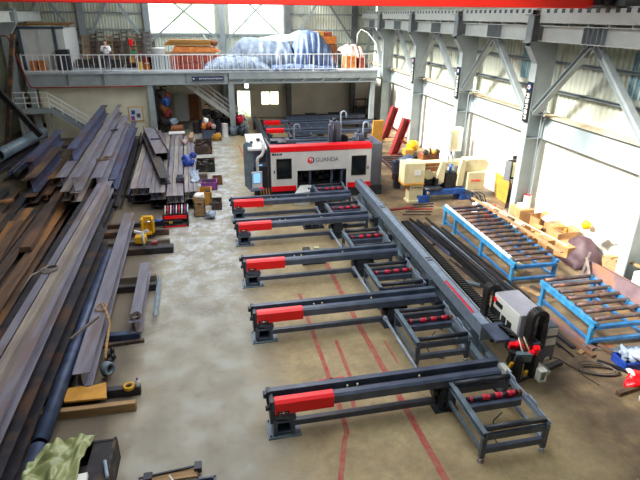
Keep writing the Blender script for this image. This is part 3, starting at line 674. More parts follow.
for q in range(5):
    a = q * .9; mb.path([(6.02, 8.05 + .1 * q, 1.0), (5.9, 7.98 + .1 * q, 1.16 + .03 * math.sin(a)), (6.0, 7.85 + .06 * q, 1.2), (6.1, 7.7 + .05 * q, 1.0)], .017, 6)
mb.build('hose', 'dark', o, m='C')
for k in range(5): MB().path([(6.06 + .04 * k, 7.86, 1.14), (5.97 + .04 * k, 7.72, 1.2), (6.0 + .05 * k, 7.6, 1.02), (6.1 + .03 * k, 7.62, .8)], .014, 6).build('hose', ['paper', 'mustard_dark', 'black', 'cream', 'dark'][k], o, m='C')

# the drilling machine
DX0, DX1, DY0, DY1 = 2.5, 6.8, 20.6, 22.6
o = T('beam_drilling_machine', 'large white and grey beam drilling machine with red bands, windows and centre tunnel', 'machine', (4.8, 21.5, 0), m=True)
mb = MB(); mb.box(DX0, 7.36, DY0 + .05, DY1, .0, .42); mb.build('base', 'slate_dark', o, m=True, bevel=.01)
mb = MB(); mb.box(DX0, DX0 + .05, DY0 + .02, DY1, .42, 2.25); mb.box(7.3, 7.36, DY0 + .25, DY1, .42, 2.22); mb.box(DX0, 7.36, DY1 - .05, DY1, .42, 2.0)
mb._add([(DX1, DY0 + .02, .42), (7.36, DY0 + .25, .42), (7.36, DY0 + .25, 2.22), (DX1, DY0 + .02, 2.25), (DX1, DY0 + .07, .42), (7.31, DY0 + .3, .42), (7.31, DY0 + .3, 2.22), (DX1, DY0 + .07, 2.25)], [(0, 1, 2, 3), (4, 7, 6, 5), (0, 4, 5, 1), (3, 2, 6, 7), (0, 3, 7, 4), (1, 5, 6, 2)])
mb.build('side_casing', 'charcoal', o, m=True)
mb = MB(); mb.box(3.6, 5.72, DY0, DY0 + .04, 1.26, 2.06); mb.box(3.55, 3.6, DY0, DY0 + .04, .45, 2.06); mb.box(5.72, 5.77, DY0, DY0 + .04, .45, 2.06); mb.build('front_panel', 'white', o, m=True)
mb = MB(); mb.box(DX0, DX1 + .01, DY0 - .015, DY0 + .06, 2.08, 2.28); mb.box(DX0, DX1, DY0, DY0 + .5, 2.25, 2.28); mb.build('top_band', 'red', o, m=True, bevel=.005)
for nm, a, b, wa, wb in (('door', DX0 + .01, 3.54, 2.76, 3.34), ('door', 5.78, DX1, 5.96, 6.56)):
    mb = MB(); mb.box(a, wa, DY0, DY0 + .04, .42, 2.07); mb.box(wb, b, DY0, DY0 + .04, .42, 2.07); mb.box(wa, wb, DY0, DY0 + .04, .42, .97); mb.box(wa, wb, DY0, DY0 + .04, 1.77, 2.07)
    d = mb.build(nm, 'white', o, m=True)
    def sub(mb_, name, mt, **k):
        q = mb_.build(name, mt, o, m=True, **k); q.parent = d; return q
    sub(MB().box(wa, wb, DY0 + .015, DY0 + .03, .97, 1.77), 'window', 'glass')
    mb = MB(); mb.box(wa - .03, wa, DY0 - .01, DY0 + .02, .94, 1.8); mb.box(wb, wb + .03, DY0 - .01, DY0 + .02, .94, 1.8); mb.box(wa, wb, DY0 - .01, DY0 + .02, .94, .97); mb.box(wa, wb, DY0 - .01, DY0 + .02, 1.77, 1.8); sub(mb, 'window_frame', 'black')
    sub(MB().box(a, b - (.0 if a > 4 else .0), DY0 - .01, DY0 + .01, .42, .64), 'lower_band', 'red')
    hx = wa - .12 if a < 4 else wb + .1
    sub(MB().box(hx - .025, hx + .025, DY0 - .04, DY0, 1.2, 1.32), 'handle', 'slate')
mb = MB(); mb.box(2.56, 2.98, DY0 - .012, DY0, 1.95, 2.03); mb.build('model_plate', 'slate_dark', o, m=True)
mb = MB(); mb.box(3.6, 5.72, DY0 + .9, DY0 + .95, .42, 1.3); mb.box(3.6, 5.72, DY0 + .1, DY0 + .95, 1.26, 1.3); mb.build('tunnel_lining', 'black', o, m=True)
mb = MB()
for q, (x, z, a) in enumerate(((3.8, .8, .3), (4.05, .95, -.4), (4.25, .7, .1), (4.7, .85, .9), (4.95, .9, -.8), (5.2, .8, .5), (5.5, .9, .1), (4.5, 1.1, 1.5))):
    mb.rbox((x, DY0 + .5, z), (.08, .2, .5), 0, 0, 0, a); mb.tube((x, DY0 + .3, z), (x, DY0 + .6, z), .09, 12)
mb.box(3.65, 5.65, DY0 + .2, DY0 + .3, .6, .68); mb.build('drill_head', 'dark', o, m=True)
mb = MB()
for x in (4.12, 5.06, 5.5): mb.box(x, x + .09, DY0 + .12, DY0 + .2, .6, 1.2)
mb.build('guide_post', 'slate', o, m=True)
# hexagon emblem
mb = MB(); cx, cz = 4.18, 1.69
for i in range(6):
    a0, a1 = PI / 2 + i * PI / 3, PI / 2 + (i + 1) * PI / 3
    p = [(cx + r * math.cos(a), cz + r * math.sin(a)) for r, a in ((.16, a0), (.16, a1), (.105, a1), (.105, a0))]
    mb.xz(p, DY0 - .012, DY0, 0 if i in (0, 1, 2) else 1)
mb.xz([(cx - .09, cz - .01), (cx - .03, cz + .03), (cx - .03, cz - .1), (cx - .09, cz - .06)], DY0 - .012, DY0); mb.xz([(cx + .0, cz + .05), (cx + .03, cz + .03), (cx + .03, cz - .1), (cx + .0, cz - .12)], DY0 - .012, DY0)
mb.build('emblem', ['red', 'slate'], o, m=True)
p = Matrix.Rotation(ML, 4, 'Z') @ Vector((4.86, DY0 - .004, 1.685))
text('lettering', 'GUANDA', .25, tuple(p), E_(PI / 2, 0, ML), 'slate', o, .004, .92)
p = Matrix.Rotation(ML, 4, 'Z') @ Vector((2.77, DY0 - .014, 1.99))
text('model_lettering', '1.3.20', .1, tuple(p), E_(PI / 2, 0, ML), 'offwhite', o, .002, 1.1)
# spindle columns with hose arches standing out of the top
def spindle(x, y, z, w, hz, hose):
    mb = MB(); mb.box(x - w / 2, x + w / 2, y - .2, y + .2, .5, z); mb.box(x - w / 2 - .08, x - w / 2, y - .12, y + .12, 1.4, z - .15); mb.box(x + w / 2, x + w / 2 + .1, y - .1, y + .16, 1.5, z - .25)
    mb.build('spindle_column', 'charcoal', o, m=True, bevel=.01)
    mb = MB(); mb.tube((x - w * .2, y - .22, 1.7), (x - w * .2, y - .22, z - .1), .045, 10); mb.box(x - .1, x + .05, y - .26, y - .2, 1.9, z - .3); mb.tube((x, y, z), (x, y, z + .12), .09, 12); mb.build('actuator', 'slate_dark', o, m=True)
    mb = MB(); hx = x + hose; pts = [(hx, y, 1.7 + (hz - .12 - 1.7) * i / 6) for i in range(7)] + [(hx + .12 - .12 * math.cos(PI * i / 8), y, hz - .12 + .12 * math.sin(PI * i / 8)) for i in range(1, 9)] + [(hx + .25, y, hz - .3)]
    mb.path(pts, .035, 8); mb.build('hose_arch', 'rail', o, m=True)
spindle(3.58, 22., 2.3, .4, 2.92, .14)
spindle(5.5, 22.05, 3.0, .34, 3.4, .3)
spindle(6.62, 22., 2.45, .34, 2.92, .2)
mb = MB(); mb.box(2.7, 7.2, 22.1, 22.4, 1.9, 2.02); mb.box(2.9, 7.1, 21.3, 21.45, 1.85, 1.98); mb.build('cross_beam', 'slate', o, m=True)
mb = MB(); mb.tube((6.0, 22.3, 2.1), (6.0, 22.6, 2.1), .22, 20); mb.build('hose_reel', 'black', o, m=True)
mb = MB(); mb.box(3.0, 3.4, 21.8, 22.3, 1.8, 2.2); mb.box(2.75, 3.3, 22.4, 22.9, 1.7, 2.15); mb.build('hydraulic_unit', 'slate_dark', o, m=True, bevel=.01)
mb = MB()
for q in range(6): mb.path([(3.3 + .05 * q, 21.9, 2.1), (3.2 + .04 * q, 21.8, 2.3 + .03 * q), (3.05, 21.9 + .03 * q, 2.1), (3.0 + .1 * q, 22.1, 1.9)], .014, 5)
mb.build('hose', 'rail', o, m=True)
# infeed table in front of the tunnel
o = T('infeed_table', 'low grey infeed table with sloping guide plate in front of the machine tunnel', 'conveyor', (4.6, 20.2, 0), m=True)
mb = MB(); mb.box(3.75, 5.6, 20.42, 20.58, .3, .62); mb.box(3.95, 5.4, 20.0, 20.12, .4, .66); mb.build('cross_beam', 'slate', o, m=True)
mb = MB(); mb._add([(3.35, 19.9, .5), (3.95, 19.75, .62), (4.2, 20.5, .66), (3.7, 20.5, .66), (3.35, 19.9, .0), (3.95, 19.75, 0), (4.2, 20.5, 0), (3.7, 20.5, 0)], [(0, 1, 2, 3), (4, 7, 6, 5), (0, 4, 5, 1), (1, 5, 6, 2), (2, 6, 7, 3), (3, 7, 4, 0)]); mb.build('guide_plate', 'offwhite', o, m=True)
mb = MB(); mb.box(4.3, 5.3, 20.14, 20.4, .5, .64); mb.build('plate', 'rail', o, m=True)
for x in (4.3, 5.3): MB().box(x, x + .1, 20.0, 20.5, 0, .4).build('leg', 'slate', o, m=True)
mb = MB(); mb.rbox((3.1, 20.3, .2), (1.1, .3, .12)); mb.box(2.6, 3.6, 20.2, 20.45, 0, .16); mb.build('chip_tray', 'slate_dark', o, m=True)

# control cabinet with arm and touch screen
o = T('control_cabinet', 'tall charcoal control cabinet with rounded side shield left of the machine', 'cabinet', (1.95, 21.4, 0), m=True)
mb = MB(); mb.box(1.85, 2.44, 21.0, 21.9, .1, 2.12); mb.build('body', 'charcoal', o, m=True, bevel=.02)
mb = MB(); mb.xz([(1.45, .62), (1.58, .45), (1.85, .42), (1.85, 2.2), (1.78, 2.4), (1.6, 2.46), (1.48, 2.4), (1.45, 2.3)], 21.0, 21.12); mb.build('side_shield', 'teal', o, m=True, bevel=.015, seg=2)
mb = MB(); mb._add([(1.62, 20.85, 2.12), (2.4, 20.85, 2.12), (2.3, 21.9, 2.5), (1.6, 21.9, 2.5), (1.62, 20.85, 2.2), (2.4, 20.85, 2.2), (2.3, 21.9, 2.6), (1.6, 21.9, 2.6)], [(0, 3, 2, 1), (4, 5, 6, 7), (0, 1, 5, 4), (1, 2, 6, 5), (2, 3, 7, 6), (3, 0, 4, 7)]); mb.build('top_cover', 'white', o, m=True)
mb = MB(); mb.tube((1.8, 21.2, 2.36), (1.8, 21.2, 2.44), .06); mb.tube((2.1, 21.4, 2.44), (2.1, 21.4, 2.5), .08); mb.build('knob', 'dark', o, m=True)
mb = MB(); mb.box(2.0, 2.2, 20.99, 21.0, 1.45, 1.5); mb.build('label', 'screen', o, m=True)
mb = MB(); mb.box(2.05, 2.35, 20.985, 21.0, 1.6, 2.0); mb.build('vent', 'slate_dark', o, m=True)
mb = MB(); mb.box(1.84, 2.4, 20.98, 21.0, .2, 1.4); mb.build('door', 'slate_dark', o, m=True)
o = T('control_pendant', 'white cranked arm carrying a touch screen and keyboard beside the control cabinet', 'control panel', (1.9, 20.5, .6), m=True)
mb = MB(); mb.path([(2.2, 21.0, 2.5), (2.22, 20.6, 2.5), (2.22, 20.5, 2.42), (2.2, 20.48, 2.15), (2.12, 20.46, 2.02), (1.98, 20.45, 1.93), (1.94, 20.45, 1.8), (1.94, 20.45, 1.38)], .06, 10); mb.build('arm', 'white', o, m=True)
mb = MB(); mb.rbox((1.9, 20.4, 1.02), (.42, .09, .7), .15); mb.build('housing', 'white', o, m=True, bevel=.015)
mb = MB(); mb.rbox((1.893, 20.35, 1.12), (.30, .012, .42), .15); mb.build('screen', 'screen', o, m=True)
mb = MB(); mb.rbox((1.893, 20.352, 1.12), (.34, .008, .46), .15); mb.build('screen_frame', 'slate_dark', o, m=True)
mb = MB(); mb.rbox((1.86, 20.22, .68), (.56, .34, .04), .15); mb.build('keyboard_shelf', 'slate', o, m=True)
mb = MB(); mb.rbox((2.08, 20.24, .71), (.14, .2, .03), .15); mb.build('red_key_row', 'red', o, m=True)
mb = MB(); mb.tube((1.94, 20.4, .1), (1.94, 20.4, .68), .05); mb.box(1.75, 2.1, 20.25, 20.6, 0, .08); mb.build('stand', 'dark', o, m=True)
for k in range(5):
    x = 1.95 + .12 * k; mb = MB(); mb.path([(x, 20.9, .5), (x + .02, 20.7, .12), (x - .1, 20.4, .03), (x - .16 + .05 * k, 20.1, .03), (x - .1, 19.85 + .05 * k, .03)], .02, 6)
    tag(mb.build('hose', 'mustard', m=True), 'yellow orange hose curling on the floor below the control cabinet', 'hose', 'yellow hoses below the control cabinet')
# loose bar lying beyond the carriage
mb = MB(); mb.prof((5.5, 7.72, 0), (7.45, 8.25, 0), [(-.06, 0), (.06, 0), (.06, .09), (-.06, .09)])
tag(mb.build('steel_bar', 'hrdark', m=True), 'dark steel bar lying on the floor pointing right from the gripper carriage', 'steel bar')

for k, (x0, x1, y) in enumerate(((4.9, 8.0, 24.9), (5.2, 9.2, 27.4), (5.2, 10.0, 30.4), (5.4, 11.0, 33.0), (5.4, 11.0, 35.2))):
    o = T('outfeed_cross_rail', ['first', 'second', 'third', 'fourth', 'last'][k] + ' long slate cross rail behind the drilling machine, counted from the machine', 'rail', ((x0 + x1) / 2, y, 0), m=True)
    mb = MB(); mb.box(x0, x1, y, y + .2, .66, .86); mb.build('beam', 'slate', o, m=True)
    mb = MB(); mb.box(x0, x1, y + .3, y + .42, .7, .9); mb.box(x0, x0 + .1, y + .2, y + .3, .7, .8); mb.box(x1 - .1, x1, y + .2, y + .3, .7, .8); mb.build('chain_track', 'slate_dark', o, m=True)
    for x in (x0 + .3, x1 - .5): MB().box(x, x + .2, y, y + .4, 0, .66).build('leg', 'slate_dark', o, m=True)
mb = MB(); mb.box(3.2, 3.45, 23.5, 36, .55, .8)
for y in (24, 28, 32, 35.6): mb.box(3.2, 3.4, y, y + .2, 0, .55)
tag(mb.build('outfeed_side_rail', 'slate_dark', m=True), 'long dark side rail running back from the machine toward the back wall', 'rail')
# ================================================================ STEEL STOCK, LEFT
def beam(kind, a, b, w, h, mt, label, group=None, t=.018, roll=0, cat=None, flip=1, name=None):
    mb = MB()
    if kind == 'H': mb.hsec(a, b, w, h, t, roll); nm = 'steel_h_beam'; ct = 'steel beam'
    elif kind == 'C': mb.csec(a, b, w, h, t, roll, 0, flip); nm = 'steel_channel'; ct = 'steel channel'
    elif kind == 'L': mb.lsec(a, b, w, h, t, roll); nm = 'steel_angle'; ct = 'steel angle'
    elif kind == 'P': mb.ring(a, b, w, w * .85, 18); nm = 'steel_pipe'; ct = 'steel pipe'
    elif kind == 'B': mb.bar(a, b, w, h, roll); nm = 'flat_bar'; ct = 'flat bar'
    elif kind == 'T': mb.hollow(a, b, w, h, t); nm = 'square_tube'; ct = 'steel tube'
    o = mb.build(name or nm, mt, bevel=.004 if kind in 'HCLB' else 0); return tag(o, label, cat or ct, group)
# timber and steel sleepers on the floor
def sleeper(y, x0, x1, w, h, mt, label, dy=0, z=0):
    mb = MB(); mb.bar((x0, y, z + h / 2), (x1, y + dy, z + h / 2), w, h); return tag(mb.build('sleeper', mt, bevel=.008), label, 'sleeper', 'sleepers under the steel')
sleeper(9.05, -8.5, -1.95, .14, .2, 'hrdark', 'dark steel sleeper in the nearest pair, under the yellow tape', .05)
sleeper(8.62, -8.5, -1.98, .12, .2, 'wood', 'nearest timber sleeper, in front of the yellow tape', .0)
sleeper(11.25, -8.5, -2.2, .16, .2, 'pipeblue', 'dark steel sleeper under the end of the short beam', -.1)
sleeper(10.75, -5., -2.1, .1, .08, 'rustdark', 'thin rusty bar lying on the floor beside the short beam end', .25)
sleeper(13.6, -8.5, -2.0, .16, .2, 'hrdark', 'dark steel sleeper under the far end of the short beam', .0)
sleeper(14.15, -8.5, -2.1, .12, .2, 'woodgrey', 'weathered timber sleeper just behind the far end of the short beam', .0)
sleeper(16.2, -8.5, -1.75, .3, .22, 'hrdark', 'thick dark steel sleeper in front of the yellow bracket', .0)
sleeper(16.75, -8.5, -1.9, .14, .22, 'woodgrey', 'weathered timber sleeper under the yellow bracket', .0)
sleeper(17.7, -8.5, -2.0, .12, .22, 'rustdark', 'rusty sleeper behind the yellow bracket', .0)
sleeper(18.6, -8.5, -1.6, .14, .16, 'hrdark', 'long dark sleeper running toward the red tool crate', .0)
sleeper(22.2, -9.8, -.8, .2, .14, 'hrdark', 'sleeper under the near ends of the bundled channels', .0)
sleeper(27.2, -10.2, -1.2, .2, .14, 'hrdark', 'sleeper under the middle of the bundled channels', .0)
sleeper(32.0, -10.2, -1.4, .2, .14, 'hrdark', 'sleeper under the far ends of the bundled channels', .0)
# lone beams
beam('H', (-3.42, 18.6, .23), (-3.06, 9.2, .23), .34, .34, 'hrbeam', 'long single lilac grey steel beam lying apart, its near end by the cardboard piece')
beam('H', (-2.40, 14.4, .2), (-2.28, 11.1, .2), .27, .3, 'hrbeam', 'short lilac grey steel beam with a coil of wire on its near end')
beam('L', (-2.02, 13.9, .2), (-1.96, 11.8, .2), .1, .1, 'teal', 'short pale angle bar lying beside the short beam')
mb = MB()
for q in range(5): mb.path([(-2.28 + (.08 + .012 * q) * math.cos(a), 11.3 + (.1 + .01 * q) * math.sin(a), .52 + .012 * q + .02 * math.sin(3 * a + q)) for a in [2 * PI * i / 14 for i in range(14)]], .012, 5, closed=True)
tag(mb.build('wire_coil', 'rust'), 'small coil of rusty wire on the near end of the short beam', 'wire')
mb = MB(); mb.path([(-3.13, 11.9, .6), (-3.0, 11.6, .6), (-2.86, 11.2, .45), (-2.85, 10.6, .3), (-2.8, 10.1, .25)], .035, 7); mb.path([(-3.13 + .12 * math.cos(a), 11.75 + .18 * math.sin(a), .62) for a in [2 * PI * i / 12 for i in range(12)]], .02, 6, closed=True)
tag(mb.build('rope_sling', 'wood'), 'orange brown rope sling hanging off the long single beam', 'rope')
mb = MB(); mb.rbox((-3.33, 10.9, .60), (.05, .95, .04), -.45); tag(mb.build('flat_stick', 'woodgrey'), 'short grey timber stick lying across the long single beam', 'stick')
mb = MB(); mb.poly([(-3.42, 9.12), (-3.1, 9.16), (-2.95, 9.1), (-2.62, 9.2), (-2.52, 8.7), (-3.3, 8.72)], .26, .30); tag(mb.build('board', 'mustard'), 'mustard coloured board piece lying on the nearest sleepers', 'board')
o = T('tape_roll', 'roll of yellow tape lying on the nearest steel sleeper', 'tape', (-2.16, 9.05, .2)); mb = MB(); mb.ring((-2.16, 9.05, .2), (-2.16, 9.05, .27), .11, .07, 20); mb.build('tape', 'yellow', o)
MB().ring((-2.16, 9.05, .205), (-2.16, 9.05, .265), .068, .058, 20).build('core', 'card', o)
o = T('spray_bottle', 'small white and violet bottle standing next to the yellow tape', 'bottle', (-1.99, 9.08, .2)); MB().lathe((-1.99, 9.08, .2), [(.035, 0), (.04, .02), (.04, .12), (.015, .16)]).build('body', 'white', o); MB().lathe((-1.99, 9.08, .36), [(.02, 0), (.02, .04), (.01, .05)]).build('cap', 'purple', o)
mb = MB()
for q in range(7): mb.blob((-2.75 + .07 * math.sin(q * 2.1), 9.75 + .14 * q, .12), (.07, .1, .1), q, .3, 1)
tag(mb.build('chain_heap', 'dark'), 'dark heap of chain and clamps between the long single beam and the short one', 'chain')
mb = MB(); mb.ring((-2.72, 9.7, .3), (-2.6, 9.6, .32), .14, .09, 16); tag(mb.build('steel_ring', 'teal'), 'pale metal ring leaning behind the mustard board', 'ring')

# the near stack: long beams running out of the picture at the bottom left
Y0 = 4.2
beam('P', (-3.62, 15.6, .36), (-3.42, 7.6, .36), .14, 0, 'pipeblue', 'round blue steel pipe lying lowest on the right side of the big stack')
beam('P', (-3.40, 7.5, .36), (-3.33, Y0, .36), .14, 0, 'pipeblue', 'round blue pipe at the bottom left corner of the picture')
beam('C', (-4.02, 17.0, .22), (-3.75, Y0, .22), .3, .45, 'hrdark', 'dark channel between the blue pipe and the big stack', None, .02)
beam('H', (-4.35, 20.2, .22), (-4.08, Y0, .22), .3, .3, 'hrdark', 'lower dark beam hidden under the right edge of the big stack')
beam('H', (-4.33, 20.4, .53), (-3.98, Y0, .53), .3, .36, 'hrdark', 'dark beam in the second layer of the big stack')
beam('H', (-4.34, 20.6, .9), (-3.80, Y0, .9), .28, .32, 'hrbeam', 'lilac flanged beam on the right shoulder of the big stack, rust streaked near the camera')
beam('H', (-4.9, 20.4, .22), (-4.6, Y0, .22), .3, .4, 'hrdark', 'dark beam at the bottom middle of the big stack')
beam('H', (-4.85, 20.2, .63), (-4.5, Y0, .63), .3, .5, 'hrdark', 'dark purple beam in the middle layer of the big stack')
beam('C', (-4.22, 19.4, 1.14), (-3.98, Y0, 1.14), .17, .36, 'tan_steel', 'cream flanged channel of the top pair, right one', None, .02, flip=-1)
beam('C', (-4.42, 19.4, 1.14), (-4.18, Y0, 1.14), .17, .36, 'hrbeam', 'lilac flanged channel of the top pair, left one', None, .02, flip=1)
beam('H', (-4.6, 19.0, .99), (-4.36, Y0, .99), .1, .1, 'hrdark', 'narrow dark bar under the left channel of the top pair')
mb = MB()
for q in range(6): mb.path([(-4.28 + (.16 + .03 * math.sin(q)) * math.cos(a) + .02 * q, 12.2 + (.2 - .02 * q) * math.sin(a), 1.52 + .012 * q) for a in [2 * PI * i / 12 for i in range(12)]], .014, 5, closed=True)
mb.path([(-4.3, 12.3, 1.53), (-4.6, 12.0, 1.5), (-4.75, 11.6, 1.3)], .02, 6)
tag(mb.build('wire_bundle', 'tan_steel'), 'tangle of tie wire lying on the top pair of channels', 'wire')
# rusty beams left of the top pair
for k, (x, w_, mt, lb, z) in enumerate(((-5.35, .34, 'rust', 'orange rusted beam directly left of the top pair of channels', .6), (-5.85, .3, 'rustdark', 'dark rusted beam second from the top pair of channels', .5), (-6.5, .42, 'rust', 'wide rusted beam in the low group at the left edge', .35), (-7.2, .34, 'rustdark', 'dark rusty beam low at the left edge of the picture', .25), (-7.9, .4, 'rustdark', 'leftmost dark rusty beam of the low group', .1))):
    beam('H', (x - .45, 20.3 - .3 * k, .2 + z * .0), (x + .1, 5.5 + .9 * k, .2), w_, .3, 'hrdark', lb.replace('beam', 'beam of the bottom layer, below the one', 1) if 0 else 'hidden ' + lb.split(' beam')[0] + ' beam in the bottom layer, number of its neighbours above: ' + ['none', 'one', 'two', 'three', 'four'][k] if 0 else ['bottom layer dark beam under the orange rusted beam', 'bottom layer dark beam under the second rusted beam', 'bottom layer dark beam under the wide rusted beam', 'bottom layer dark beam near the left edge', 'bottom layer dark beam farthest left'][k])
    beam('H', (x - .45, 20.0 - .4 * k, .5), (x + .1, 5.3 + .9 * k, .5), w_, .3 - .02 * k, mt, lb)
beam('B', (-6.9, 17.8, .80), (-6.25, 12.0, .80), .45, .02, 'rust', 'orange rusted flat plate strip lying on the wide rusted beam')
beam('B', (-6.15, 20.6, .9), (-5.75, 15.0, .9), .3, .18, 'rustdark', 'dark rusty flat bar with sawn end left of the orange beam')
# the far pile, right side: lilac beams leaning up to the mezzanine column
PD = (-.062, 1.)
def far(x, y, z, L_, w_, h, mt, lb, kind='H', dz=0., roll=0, flip=1, skew=-.062, t=.018, g=None): return beam(kind, (x, y, z), (x + skew * L_, y + L_, z + dz), w_, h, mt, lb, g, t, roll, flip=flip)
for k, x in enumerate((-5.0, -5.35, -5.7)):
    for l in range(3):
        far(x, 19.0 + .5 * l + (.6 if k == 2 else 0), .2 + .32 * l, 13, .3, .31, ['hrdark', 'hrbeam', 'hrdark'][(k + l) % 3], 'beam in the far pile, %s column from the right, %s layer' % (['right hand', 'middle', 'left hand'][k], ['bottom', 'second', 'third'][l]))
far(-5.05, 18.3, 1.18, 13.5, .32, .34, 'tan_steel', 'tan flanged beam end facing the camera at the front of the far pile, right of its twin')
far(-5.42, 18.5, 1.18, 13.0, .32, .34, 'tan_steel', 'tan flanged beam end facing the camera at the front of the far pile, left of its twin')
far(-5.95, 20.2, 1.2, 12.5, .4, .36, 'hrbeam', 'beam with dark open end supporting the highest blue beam')
far(-6.05, 22.6, 1.58, 11.5, .36, .5, 'hrblue', 'highest blue lilac beam of the far pile, left one')
far(-4.95, 18.4, 1.54, 16, .22, .5, 'hrbeam', 'tall lilac beam with long bright flange in front of the highest beam', 'C', t=.02, flip=-1)
far(-4.62, 19.8, 1.1, 13.2, .4, .5, 'hrbeam', 'wide lilac beam right of the tall bright flanged one')
far(-4.25, 20.8, .8, 12.5, .3, .42, 'hrblue', 'blue lilac beam on the right slope of the far pile')
far(-4.65, 20.5, .2, 12.5, .3, .5, 'hrdark', 'dark beam under the right slope of the far pile')
far(-4.28, 20.5, .2, 12.5, .3, .5, 'hrdark', 'dark beam at the lower right of the far pile')
mb = MB(); mb.rbox((-4.85, 22.4, 1.63), (.5, .3, .03), .3); mb.rbox((-4.7, 22.7, 1.66), (.25, .2, .02), -.2); tag(mb.build('rust_plate', 'rust'), 'small rusty plate lying on the wide lilac beam of the far pile', 'plate')
mb = MB(); mb.rbox((-5.35, 28.5, 1.65), (.4, .1, .05), .9); mb.rbox((-5.25, 28.4, 1.68), (.1, .25, .04), .4); tag(mb.build('spacer_block', 'dark'), 'dark spacer block lying farther back on the wide lilac beam', 'block')
for k in range(8):
    x = -4.0 + .12 * (k % 6); y = 20.6 + .9 * (k % 4)
    far(x, y, .16 + .18 * (k // 3), 10.5 - .9 * (k % 3), .1, .16, ['hrdark', 'hrblue', 'hrdark', 'dark'][k % 4], 'thin dark section in the low rack between the far pile and the bundles', 'C' if k % 2 else 'L', g='thin dark sections in the low rack', t=.01)
# big blue beams farther left
far(-8.3, 24.0, .62, 7.0, .42, .62, 'hrblue', 'big blue grey beam at the left with its wide flange up, upper one', skew=-.06)
far(-7.6, 21.9, .5, 5.5, .44, .6, 'hrblue', 'big blue beam with reddish top flange right of the upper one', skew=-.06)
far(-7.6, 21.9, 1.1, 5.5, .42, .02, 'rustdark', 'reddish flat plate lying on the big blue beam', 'B', skew=-.06)
far(-8.3, 23.4, .2, 7.0, .42, .4, 'rustdark', 'rusty beam underneath the upper big blue beam', skew=-.06)
far(-7.6, 21.4, .2, 6.5, .5, .28, 'rustdark', 'rusty beam underneath the big blue beam with the red top', skew=-.06)
far(-6.85, 22.3, .2, 7.5, .44, .5, 'hrdark', 'dark beam between the far pile and the big blue beams', skew=-.06)
far(-6.8, 22.0, .72, 7.0, .4, .3, 'rust', 'rusty brown beam between the far pile and the big blue beams', skew=-.06)
far(-6.75, 20.8, .5, 4.0, .3, .22, 'rust', 'short rusty beam in front of the dark one', skew=-.06)
beam('P', (-10.4, 26.6, .95), (-9.9, 32.0, .95), .3, 0, 'teal', 'large pale blue grey pipe at the left edge', name='large_pipe')
beam('H', (-10.6, 25.5, .2), (-10.2, 32.0, .2), .44, .45, 'hrdark', 'dark beam supporting the large pale pipe')
for k in range(7):
    beam('P', (-9.7 + .13 * (k % 4), 25.2 + .2 * (k % 3), .3 + .12 * (k // 4)), (-9.9 + .13 * (k % 4), 31.0, .3 + .12 * (k // 4)), .055, 0, ['pipeblue', 'hrdark'][k % 2], 'thin pipe in the bundle beside the large pale pipe', 'thin pipes at the left edge')
for k in range(5):
    x = -9.9 + .5 * k
    beam('H', (x, 23.5 - .3 * k, .2), (x + .35, 17.5 - .3 * k, .2), .3, .26, ['hrdark', 'rustdark'][k % 2], ['dark', 'rusty', 'second dark', 'second rusty', 'third dark'][k] + ' beam lying low at the left edge in front of the thin pipes')
beam('B', (-9.5, 20.4, .52), (-8.0, 20.9, .52), .35, .1, 'rust', 'orange rusty plate strip lying across the low beams at the left')
beam('B', (-8.7, 19.6, .52), (-7.9, 17.6, .52), .35, .1, 'rustdark', 'brown plate strip lying along the low beams at the left')
# right bundles of channels
BU = [(-3.28, .26, 3, 21.0, 'first bundle from the left'), (-2.57, .19, 3, 20.3, 'second bundle from the left'), (-1.86, .2, 3, 19.8, 'third bundle, above the red tool crate'), (-1.25, .16, 3, 20.2, 'fourth, rightmost bundle')]
for k, (xc, w_, n, y0, lb) in enumerate(BU):
    for l in range(2):
        for i in range(n):
            x = xc + (i - 1) * (w_ + .018); z = .16 + l * .32
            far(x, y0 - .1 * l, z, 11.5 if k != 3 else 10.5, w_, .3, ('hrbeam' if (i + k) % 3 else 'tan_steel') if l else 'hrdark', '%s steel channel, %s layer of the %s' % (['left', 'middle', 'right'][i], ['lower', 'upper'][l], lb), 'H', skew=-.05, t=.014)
# two beams lying tilted on the bundles
mb = MB(); mb.bar((-3.95, 31.0, 1.22), (-2.72, 24.8, 1.22), .6, .02); mb.bar((-4.25, 30.93, 1.22), (-3.02, 24.73, 1.22), .025, .26)
tag(mb.build('steel_h_beam', 'hrbeam'), 'wide beam lying on its side askew on top of the bundles, web facing up', 'steel beam')
mb = MB(); mb.bar((-3.64, 31.06, 1.22), (-2.41, 24.86, 1.22), .03, .27); tag(mb.build('flange_strip', 'tan_steel'), 'cream edge strip along the right side of the askew beam', 'steel beam')
beam('C', (-4.05, 30.0, .8), (-2.3, 21.2, .8), .4, .28, 'hrdark', 'dark channel lying askew under the wide beam on the bundles', None, .014)
beam('H', (-3.5, 30.6, .8), (-2.55, 25.3, .8), .3, .28, 'hrdark', 'short dark beam supporting the askew wide beam', None, .014)
mb = MB(); mb.rbox((-3.28, 27.8, 1.26), (.5, .08, .05), .1); tag(mb.build('packing_piece', 'dark'), 'short dark packing piece across the askew beam', 'block')

